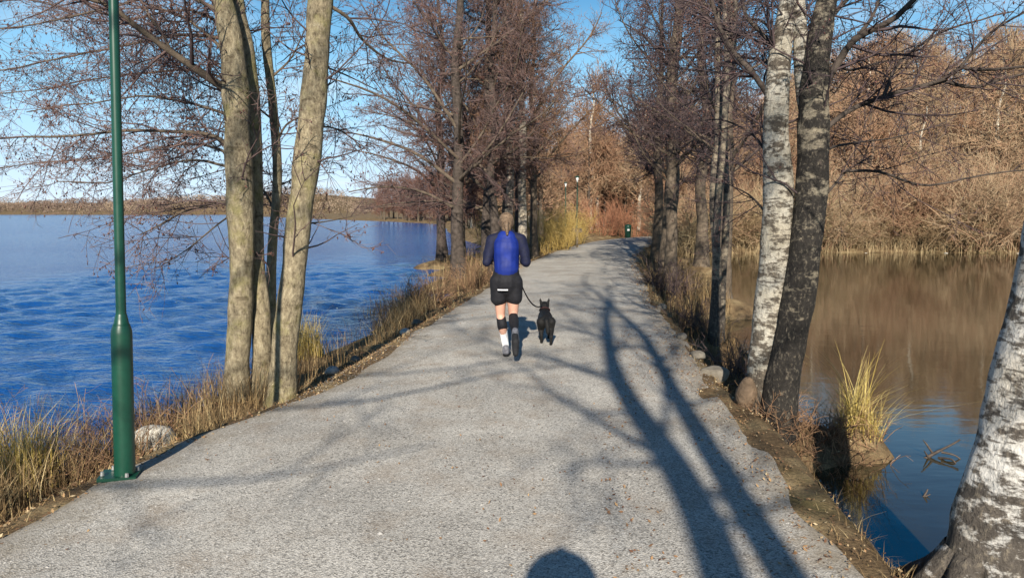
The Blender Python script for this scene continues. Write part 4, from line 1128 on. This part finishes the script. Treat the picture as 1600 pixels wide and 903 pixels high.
def gpt(px, py, z):
    """Ground spot seen at photograph pixel (px, py) on a plane at height z."""
    a = W(px, py, 1.0) - EYE
    return (EYE + a * ((z - 1.6) / a[2]))[:2]
x, y = gpt(248, 690, -.2); stone('boulder', x, y, .17, 'pale rounded boulder in dry grass beside the lamp post', M['stone_pale'], 1, (1, .8, .7), .25)
x, y = gpt(1164, 640, -.05); stone('boulder', x, y, .145, 'brown upright boulder at the path edge by the twin birch', M['stone_brown'], 2, (.72, .65, 1.1), .22)
x, y = gpt(1118, 585, -.03); stone('boulder', x, y, .15, 'sunlit boulder with a dark side on the pond edge of the path', M['stone'], 3, (.75, 1.0, .75), .25)
for k, (px, py, s) in enumerate(((1090, 562, .11), (1064, 533, .10), (1034, 486, .11))):
    x, y = gpt(px, py, -.03); stone('edge_stone', x, y, s, 'grey edging stone in the row on the pond side of the path', M['stone'], 10 + k, (.8, 1.2, .6), .3, 'pond side edging stones')
for k, (px, py, s) in enumerate(((520, 575, .09), (556, 556, .08), (632, 516, .11), (652, 499, .09), (715, 464, .09))):
    x, y = gpt(px, py, -.1); stone('edge_stone', x, y, s, 'small edging stone in the row on the lake side of the path', M['stone_pale' if k in (0, 2) else 'stone'], 30 + k, (.8, 1.3, .6), .3, 'lake side edging stones')
x, y = gpt(340, 625, -.4); stone('boulder', x, y, .13, 'dark wet stone at the water left of the alder foot', M['stone_brown'], 41, (1, .8, .7), .25)
x, y = gpt(650, 500, -.1)
for k, (xx, yy) in enumerate(((14.5, 37.3), (18, 37.7), (22.0, 37.6), (25.5, 37.4), (27.8, 37.2))):
    stone('bank_stone', xx, yy - .15, .12, 'small pale stone on the far waterline of the pond', M['stone_pale'], 50 + k, (1, .7, .6), .2, 'far waterline stones')

# driftwood in the pond
def driftwood(cx, cy, label, sticks):
    t = thing('driftwood', (cx, cy, WATER), label, 'branch')
    for pts, r0 in sticks:
        g = Geo(); P = spline([np.array([cx, cy, WATER]) + np.array(q) for q in pts], 10); g.tubes(P, np.linspace(r0, r0 * .4, 10), 7, rough=.15, freq=14); g.build('stick', M['deadwood'], t)
x, y = gpt(1470, 715, WATER)
driftwood(x, y, 'dark broken branch sticking out of the pond', [([(-.16, 0, -.03), (-.05, .02, .03), (.10, .05, .09), (.2, .08, .13)], .016), ([(-.05, .02, .02), (-.10, .04, .10), (-.13, .05, .14)], .010), ([(.02, .03, .04), (.1, -.02, .03), (.17, -.03, -.02)], .012), ([(-.02, .0, .0), (.03, -.1, .02), (.05, -.16, -.02)], .011), ([(-.10, .0, .0), (-.16, -.03, .07)], .009)])
x, y = gpt(1446, 775, WATER)
driftwood(x, y, 'small dark twig end poking from the blue pond water', [([(-.03, 0, -.03), (0, 0, .02), (.02, .01, .05)], .012), ([(0, 0, .0), (.03, -.01, .02)], .008)])

# ------------------------------------------------------------------ lamps and bin
def lathe(g, cx, cy, prof, s=20, mat=0):
    P = np.array([(cx, cy, z) for _, z in prof]); R = np.array([rr for rr, _ in prof])
    ang = np.linspace(0, 2 * np.pi, s, endpoint=False)
    V = P[:, None] + np.stack([np.cos(ang), np.sin(ang), 0 * ang], 1)[None] * R[:, None, None]
    m = len(prof); i = np.arange(m - 1)[:, None] * s; j = np.arange(s)[None]; j2 = (j + 1) % s
    g.add(V.reshape(-1, 3), q=np.stack([i + j, i + j2, i + s + j2, i + s + j], -1).reshape(-1, 4), mat=mat)
def box(g, c, h, rot=0.0, mat=0):
    s = np.array([(x, y, z) for x in (-1, 1) for y in (-1, 1) for z in (-1, 1)], float) * np.array(h)
    R = np.array([[math.cos(rot), -math.sin(rot), 0], [math.sin(rot), math.cos(rot), 0], [0, 0, 1]])
    g.add(s @ R.T + np.array(c), q=[(0, 1, 3, 2), (4, 6, 7, 5), (0, 4, 5, 1), (2, 3, 7, 6), (0, 2, 6, 4), (1, 5, 7, 3)], mat=mat)
def lamp(x, y, label, h=4.4, detail=True, r1=.058, r2=.028, tilt=0.0):
    z = H1(x, y) + .02
    t = thing('lamp_post', (x, y, z), label, 'lamp post')
    if detail:
        g = Geo(); box(g, (x - .03, y, z + .006), (.105, .085, .010), .25); g.build('base_plate', M['green_paint'], t, smooth=False)
        for dx, dy in ((-.105, -.055), (.045, -.065), (-.095, .05), (.05, .05)):
            g = Geo(); lathe(g, x + dx, y + dy, [(.0005, z + .044), (.010, z + .042), (.012, z + .02), (.012, z + .019)], 6); g.build('bolt', M['zinc'], t, smooth=False)
    g = Geo(); lathe(g, x, y, [(r1, z), (r1, z + .86), (r1 * .97, z + .88), (r1 * .80, z + .915)]); g.build('lower_tube', M['green_paint'], t)
    g = Geo(); lathe(g, x, y, [(r1 * .80, z + .916), (r1 * .70, z + .925), (r1 * .62, z + .955), (r2 * 1.06, z + .98)]); g.build('collar', M['green_paint'], t)
    g = Geo(); lathe(g, x, y, [(r2 * 1.05, z + .97), (r2, z + 1.0), (r2 * .9, z + h)]); g.build('upper_tube', M['green_paint'], t)
    g = Geo(); lathe(g, x, y, [(r2, z + h - .06), (.035, z + h), (.06, z + h + .03), (.07, z + h + .16), (.07, z + h + .165)]); g.build('lamp_globe', M['lamp_glass'], t)
    g = Geo(); lathe(g, x, y, [(.02, z + h + .16), (.12, z + h + .165), (.11, z + h + .19), (.03, z + h + .23), (.001, z + h + .235)]); g.build('lamp_hood', M['green_paint'], t)
    t.rotation_euler = (0, math.radians(tilt), 0)
x, y = gpt(196, 756, -.02)
lamp(x, y, 'green painted steel lamp post with thick lower tube bolted beside the path', 4.4, tilt=1.75)
lamp(3.15, 36.0, 'distant slim lamp post at the bend of the path', 3.1, False, .045, .03)
lamp(3.35, 46.5, 'farther lamp post among the trees past the bend', 3.0, False, .045, .03)
# small post with a sign board beside the far lamp
t = thing('trail_sign', (2.95, 33.5, H1(2.95, 33.5)), 'low wooden trail post with small board at the far bend', 'sign')
g = Geo(); zz = H1(2.95, 33.5); box(g, (2.95, 33.5, zz + .42), (.045, .045, .47)); g.build('post', M['bark_brown'], t, smooth=False)
g = Geo(); box(g, (2.95, 33.44, zz + .78), (.22, .015, .09)); g.build('board', M['bark_brown'], t, smooth=False)
# litter bin
bx, by = 7.35, 47.0; zz = H1(bx, by)
t = thing('litter_bin', (bx, by, zz), 'green litter bin at the end of the visible path', 'bin')
g = Geo(); lathe(g, bx, by, [(.16, zz - .02), (.19, zz + .1), (.21, zz + .68), (.21, zz + .70)], 16); g.build('body', M['green_paint'], t)
g = Geo(); lathe(g, bx, by, [(.225, zz + .69), (.225, zz + .74), (.16, zz + .83), (.01, zz + .86)], 16); g.build('lid', M['green_paint'], t)
g = Geo(); box(g, (bx, by - .212, zz + .5), (.07, .012, .06)); g.build('notice', M['lamp_glass'], t, smooth=False)

# ------------------------------------------------------------------ figures: soft unions of tapered capsules, one skin each
def capsule(g, a, b, ra, rb, flat=1.0, axis=None, s=16):
    """Tapered capsule; flat squeezes it along axis (a world direction)."""
    a = np.array(a, float); b = np.array(b, float); d = b - a; L = np.linalg.norm(d); d = d / max(L, 1e-9)
    prof = [(-ra * math.cos(t), ra * math.sin(t)) for t in np.linspace(0.02, math.pi / 2, 6)] + [(L + rb * math.sin(t), rb * math.cos(t)) for t in np.linspace(0, math.pi / 2 - .02, 6)]
    ref = np.array([0, 1.0, 0]) if axis is None else np.array(axis, float)
    if abs(ref @ d) > .95: ref = np.array([1.0, 0, 0])
    B = unit(ref - (ref @ d) * d); A = np.cross(B, d)
    ang = np.linspace(0, 2 * np.pi, s, endpoint=False)
    V = np.array([a + d * z + (A * np.cos(t) + B * np.sin(t) * flat) * r_ for z, r_ in prof for t in ang])
    m = len(prof); i = np.arange(m - 1)[:, None] * s; j = np.arange(s)[None]; j2 = (j + 1) % s
    q = np.stack([i + j, i + j2, i + s + j2, i + s + j], -1).reshape(-1, 4)
    tr = [(0, k + 1, k) for k in range(1, s - 1)]; o = (m - 1) * s; tr += [(o, o + k, o + k + 1) for k in range(1, s - 1)]
    g.add(V, q=q, t=tr)
def fuse(g, name, mat, parent, voxel=.012, smooth=6, wrinkle=0.0):
    """Fuse the capsules into one continuous surface."""
    me = g.mesh(name, mat, True)
    o = bpy.data.objects.new('tmp_' + name, me); COL.objects.link(o)
    md = o.modifiers.new('r', 'REMESH'); md.mode = 'VOXEL'; md.voxel_size = voxel; md.use_smooth_shade = True
    if smooth:
        ms = o.modifiers.new('s', 'SMOOTH'); ms.factor = .5; ms.iterations = smooth
    bpy.context.view_layer.update()
    dg = bpy.context.evaluated_depsgraph_get()
    new = bpy.data.meshes.new_from_object(o.evaluated_get(dg))
    bpy.data.objects.remove(o, do_unlink=True); bpy.data.meshes.remove(me)
    if wrinkle:
        n_ = len(new.vertices); co = np.zeros(n_ * 3); nr = np.zeros(n_ * 3)
        new.vertices.foreach_get('co', co); new.vertices.foreach_get('normal', nr); co = co.reshape(-1, 3); nr = nr.reshape(-1, 3)
        q_ = co * np.array([1.0, 1.0, 1.9])
        co += nr * (wrinkle * (wob(q_, 9.0) + .6 * wob(q_, 19.0, 1)))[:, None]
        new.vertices.foreach_set('co', co.ravel()); new.update()
    new.name = name; new.materials.clear(); new.materials.append(mat)
    new.polygons.foreach_set('use_smooth', np.ones(len(new.polygons), bool))
    ob = bpy.data.objects.new(name, new); COL.objects.link(ob); ob.parent = parent
    return ob
def chain(g, pts, rs, flat=1.0, axis=None):
    for k in range(len(pts) - 1): capsule(g, pts[k], pts[k + 1], rs[k], rs[k + 1], flat, axis)

M['skin'] = plain('skin', (0.52, 0.29, 0.21), .55, .08, 20, .35)
M['navy'] = plain('navy_fabric', (0.007, 0.009, 0.030), .75, .3, 30, .3)
M['blue'] = plain('royal_blue_fabric', (0.006, 0.020, 0.17), .6, .18, 11, .3)
M['black_cloth'] = plain('black_fabric', (0.010, 0.010, 0.013), .75, .3, 30, .3)
M['white_cloth'] = plain('white_fabric', (0.72, 0.71, 0.70), .8, .08, 30, .3)
M['reflective'] = plain('reflective_strip', (0.62, 0.62, 0.64), .4, .08, 30, .5)
M['shoe'] = plain('grey_shoe', (0.16, 0.16, 0.18), .7, .4, 30, .3)
M['sole'] = plain('dark_sole', (0.02, 0.02, 0.022), .8, .3, 30, .3)
M['hair'] = plain('light_brown_hair', (0.13, 0.088, 0.055), .65, .6, 55, .4)
M['fur'] = plain('black_fur', (0.007, 0.0065, 0.0065), .65, .4, 60, .3, bmp=.01)
M['collar_red'] = plain('collar_band', (0.05, 0.02, 0.02), .6, .2, 40, .3)

def hand(g, wrist, d, side_v, scale=1.0):
    """Palm with four curled fingers and a thumb."""
    wrist = np.array(wrist, float); d = unit(np.array(d, float)); sv = unit(np.array(side_v, float)); nv = np.cross(d, sv)
    capsule(g, wrist, wrist + d * .06 * scale, .024 * scale, .034 * scale, .55, nv)
    for k, (o, ln) in enumerate(((-.027, .060), (-.009, .072), (.009, .067), (.026, .052))):
        b = wrist + (d * .075 + sv * o) * scale
        m1 = b + (d * ln * .55 + nv * .012) * scale; m2 = m1 + (d * .012 + nv * ln * .45) * scale
        chain(g, [b, m1, m2], [.0095 * scale, .009 * scale, .0075 * scale])
    b = wrist + (d * .03 - sv * .028) * scale
    chain(g, [b, b + (d * .03 - sv * .025 + nv * .01) * scale, b + (d * .055 - sv * .02 + nv * .025) * scale], [.012 * scale, .0105 * scale, .008 * scale])

# the jogger, running away from the camera
JX, JY = -0.06, 7.86
jz = H1(JX, JY) + .016
jg = thing('person', (JX, JY, jz), 'jogger in blue jacket and black shorts running away along the gravel path', 'person')
hipL, kneeL, ankL = (-.085, .0, .87), (-.075, .07, .475), (-.005, -.01, .095)
hipR, kneeR, ankR = (.085, .0, .87), (.085, .04, .47), (.105, -.34, .31)
g = Geo()
chain(g, [(0, .0, .88), (0, .01, 1.00), (0, .045, 1.18), (0, .055, 1.32)], [.135, .12, .135, .12], .68)
chain(g, [(0, .06, 1.33), (0, .075, 1.43)], [.058, .05])
capsule(g, (0, .095, 1.49), (0, .085, 1.545), .080, .092, 1.0)
capsule(g, (0, .185, 1.50), (0, .195, 1.485), .014, .017)
for sx in (-1, 1):
    capsule(g, (sx * .088, .085, 1.51), (sx * .092, .08, 1.53), .016, .016, .6, (1, 0, 0))
for hp, kn, an in ((hipL, kneeL, ankL), (hipR, kneeR, ankR)):
    hp, kn, an = map(np.array, (hp, kn, an))
    chain(g, [hp, hp * .6 + kn * .4, kn], [.098, .085, .058]); sh = an - kn
    calf = kn + sh * .32 + np.array([0, -.02, -.005])
    chain(g, [kn, calf, kn + sh * .7, an], [.055, .058, .042, .034])
chain(g, [ankL, (.005, .03, .05), (.015, .13, .035)], [.036, .038, .03])
chain(g, [ankR, (.108, -.40, .27), (.112, -.42, .16)], [.036, .038, .03])
for shd, elb, wr, fd, sv in (((-.175, .045, 1.335), (-.235, -.11, 1.10), (-.215, .13, 1.09), (.25, 1, .1), (0, .1, 1)), ((.175, .045, 1.335), (.235, -.10, 1.10), (.20, .14, 1.10), (-.25, 1, .1), (0, .1, 1))):
    chain(g, [shd, elb, wr], [.058, .044, .030]); hand(g, wr, fd, sv)
fuse(g, 'body', M['skin'], jg, .0095, 3)
g = Geo()                                              # navy jacket: torso and both sleeves
chain(g, [(0, .0, .97), (0, .03, 1.10), (0, .045, 1.22), (0, .05, 1.33)], [.155, .152, .165, .14], .74)
chain(g, [(0, .055, 1.36), (0, .07, 1.42)], [.075, .066])
for sx in (-1, 1):
    chain(g, [(sx * .10, .05, 1.345), (sx * .18, .045, 1.325), (sx * .240, -.105, 1.095), (sx * .21, .12, 1.095)], [.075, .078, .060, .043])
fuse(g, 'jacket', M['navy'], jg, .010, 4, .006)
g = Geo()                                              # bright blue back and sides
chain(g, [(0, -.02, 1.02), (0, .0, 1.12), (0, .01, 1.24), (0, .015, 1.315)], [.155, .165, .176, .135], .80)
fuse(g, 'vest', M['blue'], jg, .010, 4, .004)
g = Geo()
chain(g, [(0, .0, .99), (0, -.005, .86)], [.158, .178], .80)
for sx in (-1, 1): chain(g, [(sx * .085, 0, .86), (sx * .092, .015, .72), (sx * .095, .02, .69)], [.118, .112, .108])
so = fuse(g, 'shorts', M['black_cloth'], jg, .010, 4, .005)
g = Geo()                                              # reflective strip across the back of the shorts
tt_ = np.linspace(-2.05, -1.35, 12)
ring = np.array([[(.188 * math.cos(t) - .02, .157 * math.sin(t) - .005, z) for z in (.772, .788)] for t in tt_])
ring2 = ring * np.array([.97, .97, 1])
V = np.concatenate([ring, ring2[:, ::-1]], 1).reshape(-1, 3); i = np.arange(11)[:, None] * 4; j = np.arange(4)[None]
g.add(V, q=np.stack([i + j, i + (j + 1) % 4, i + 4 + (j + 1) % 4, i + 4 + j], -1).reshape(-1, 4))
g.build('reflective_strip', M['reflective'], so, origin=(0, 0, 0))
for side, kn, an in ((0, kneeL, ankL), (1, kneeR, ankR)):
    kn, an = np.array(kn), np.array(an); sh = an - kn
    g = Geo(); calf = kn + sh * .32 + np.array([0, -.02, -.005])
    chain(g, [kn + sh * .12, calf, kn + sh * (.46 if side == 0 else .92)], [.060, .064, .056 if side == 0 else .040])
    fuse(g, 'calf_sleeve', M['black_cloth'], jg, .009, 3)
    if side == 0:
        g = Geo(); chain(g, [kn + sh * .52, kn + sh * .75, an], [.054, .048, .041]); fuse(g, 'sock', M['white_cloth'], jg, .009, 3)
for nm, pts in (('shoe', [(-.006, -.035, .055), (.0, .03, .050), (.015, .15, .040)]), ('shoe', [(.107, -.375, .305), (.110, -.425, .25), (.112, -.445, .125)])):
    g = Geo(); chain(g, pts, [.046, .050, .038]); capsule(g, pts[0], np.array(pts[0]) + np.array([0, .0, .045]), .045, .042); sh_ = fuse(g, nm, M['shoe'], jg, .008, 3)
    up = np.array([0, 0, -1.0]) if pts[0][2] < .1 else unit(np.array([0, -1.0, -.25]))
    g = Geo(); chain(g, [np.array(q) + up * .022 for q in pts], [.042, .046, .036]); fuse(g, 'sole', M['sole'], sh_, .008, 3)
g = Geo(); capsule(g, (0, .075, 1.53), (0, .07, 1.56), .098, .094); capsule(g, (0, .02, 1.47), (0, .03, 1.53), .062, .08); chain(g, [(0, -.03, 1.54), (0, -.075, 1.50), (.01, -.085, 1.40)], [.03, .034, .014])
fuse(g, 'hair', M['hair'], jg, .008, 2, .005)
jg.scale = (.86, .93, .935)
# the dog, trotting ahead
DX, DY = 0.40, 8.75
dz = H1(DX, DY) + .016
dg_ = thing('dog', (DX, DY, dz), 'black prick-eared dog trotting on a leash beside the jogger', 'dog')
g = Geo()
chain(g, [(0, -.19, .315), (0, -.06, .31), (0, .08, .305), (0, .19, .315)], [.078, .080, .096, .088], 1.0)
chain(g, [(0, .17, .28), (0, .2, .33), (0, .27, .40), (0, .30, .435)], [.075, .075, .058, .05])
chain(g, [(0, .29, .43), (0, .34, .44)], [.062, .058]); chain(g, [(0, .37, .425), (0, .45, .405)], [.036, .026])
for sx in (-1, 1):
    chain(g, [(sx * .040, .285, .465), (sx * .055, .28, .515), (sx * .060, .278, .555)], [.026, .018, .005], .5)
    f = .06 * sx
    chain(g, [(sx * .055, .16, .26), (sx * .058, .14 + f * .5, .17), (sx * .055, .17 + f, .085), (sx * .055, .16 + f, .025)], [.048, .033, .022, .020]); chain(g, [(sx * .055, .16 + f, .018), (sx * .055, .195 + f, .016)], [.021, .019])
    f = -.07 * sx
    chain(g, [(sx * .052, -.18, .29), (sx * .060, -.13 + f * .6, .19), (sx * .058, -.225 + f, .115), (sx * .056, -.205 + f, .030)], [.072, .045, .024, .020]); chain(g, [(sx * .056, -.20 + f, .018), (sx * .056, -.165 + f, .016)], [.021, .019])
chain(g, [(0, -.24, .345), (0, -.30, .32), (.01, -.335, .25), (.015, -.34, .18), (.015, -.33, .14)], [.030, .028, .030, .024, .008])
fuse(g, 'body', M['fur'], dg_, .010, 3)
dg_.scale = (.93, .93, .90)
g = Geo(); th = np.linspace(0, 2 * np.pi, 28)
P = np.stack([.066 * np.cos(th), .245 + .045 * np.sin(th), .385 - .045 * np.sin(th)], 1); g.tubes(P, np.full(28, .009), 6); g.build('collar', M['collar_red'], dg_, origin=(0, 0, 0))
for sx in (-1, 1):
    g = Geo(); capsule(g, (sx * .028, .385, .455), (sx * .029, .388, .456), .009, .009); g.build('eye', M['sole'], dg_, origin=(0, 0, 0))
# leash from the jogger's waist to the dog's collar
a = np.array([JX + .145, JY + .02, jz + .81]); b = np.array([DX - .04, DY + .21, dz + .40]); t_ = np.linspace(0, 1, 24)[:, None]
P = a + (b - a) * t_ - np.array([0, 0, .10]) * (4 * t_ * (1 - t_))
g = Geo(); g.tubes(P, np.full(24, .008), 6); tag(g.build('leash', M['black_cloth'], origin=a), 'black leash running from the waist of the jogger to the dog', 'leash')

# the photographer, standing behind the lens: only the shadow reaches the picture
QX, QY = -0.03, -0.42
qz = H1(QX, QY) + .016
ph = thing('person', (QX, QY, qz), 'person in dark coat and round hat taking the picture, only the shadow showing', 'person')
g = Geo()
chain(g, [(0, 0, .95), (0, 0, 1.15), (0, 0, 1.40)], [.15, .15, .15], .7); chain(g, [(0, .0, 1.43), (0, .01, 1.55)], [.06, .055]); capsule(g, (0, .03, 1.61), (0, .02, 1.68), .085, .10); capsule(g, (0, .125, 1.62), (0, .135, 1.60), .014, .017)
for sx in (-1, 1):
    chain(g, [(sx * .10, 0, .92), (sx * .11, .02, .50), (sx * .12, -.02, .09), (sx * .13, .12, .04)], [.10, .062, .042, .035])
    chain(g, [(sx * .19, 0, 1.42), (sx * .27, .10, 1.20), (sx * .09, .27, 1.42)], [.06, .046, .032]); hand(g, (sx * .09, .27, 1.42), (-sx * .3, .6, .8), (sx * .8, .3, .2))
fuse(g, 'body', M['skin'], ph, .014, 3)
g = Geo(); chain(g, [(0, 0, .80), (0, 0, 1.15), (0, 0, 1.42)], [.185, .175, .175], .75)
for sx in (-1, 1): chain(g, [(sx * .15, 0, 1.42), (sx * .275, .10, 1.20), (sx * .11, .25, 1.40)], [.09, .065, .048])
fuse(g, 'coat', M['navy'], ph, .012, 4)
g = Geo()
for sx in (-1, 1): chain(g, [(sx * .10, 0, .90), (sx * .11, .02, .50), (sx * .12, -.02, .12)], [.12, .085, .065])
fuse(g, 'trousers', M['black_cloth'], ph, .012, 4)
g = Geo(); capsule(g, (0, .02, 1.66), (0, .01, 1.70), .175, .165); capsule(g, (0, .01, 1.86), (0, .01, 1.865), .03, .03); fuse(g, 'hat', M['navy'], ph, .010, 3)
for sx in (-1, 1):
    g = Geo(); chain(g, [(sx * .12, -.05, .06), (sx * .13, .15, .05)], [.055, .045]); fuse(g, 'shoe', M['sole'], ph, .010, 3)

print('objects', len(bpy.data.objects), 'tris', sum(len(m.loops) - 2 * len(m.polygons) for m in bpy.data.meshes))
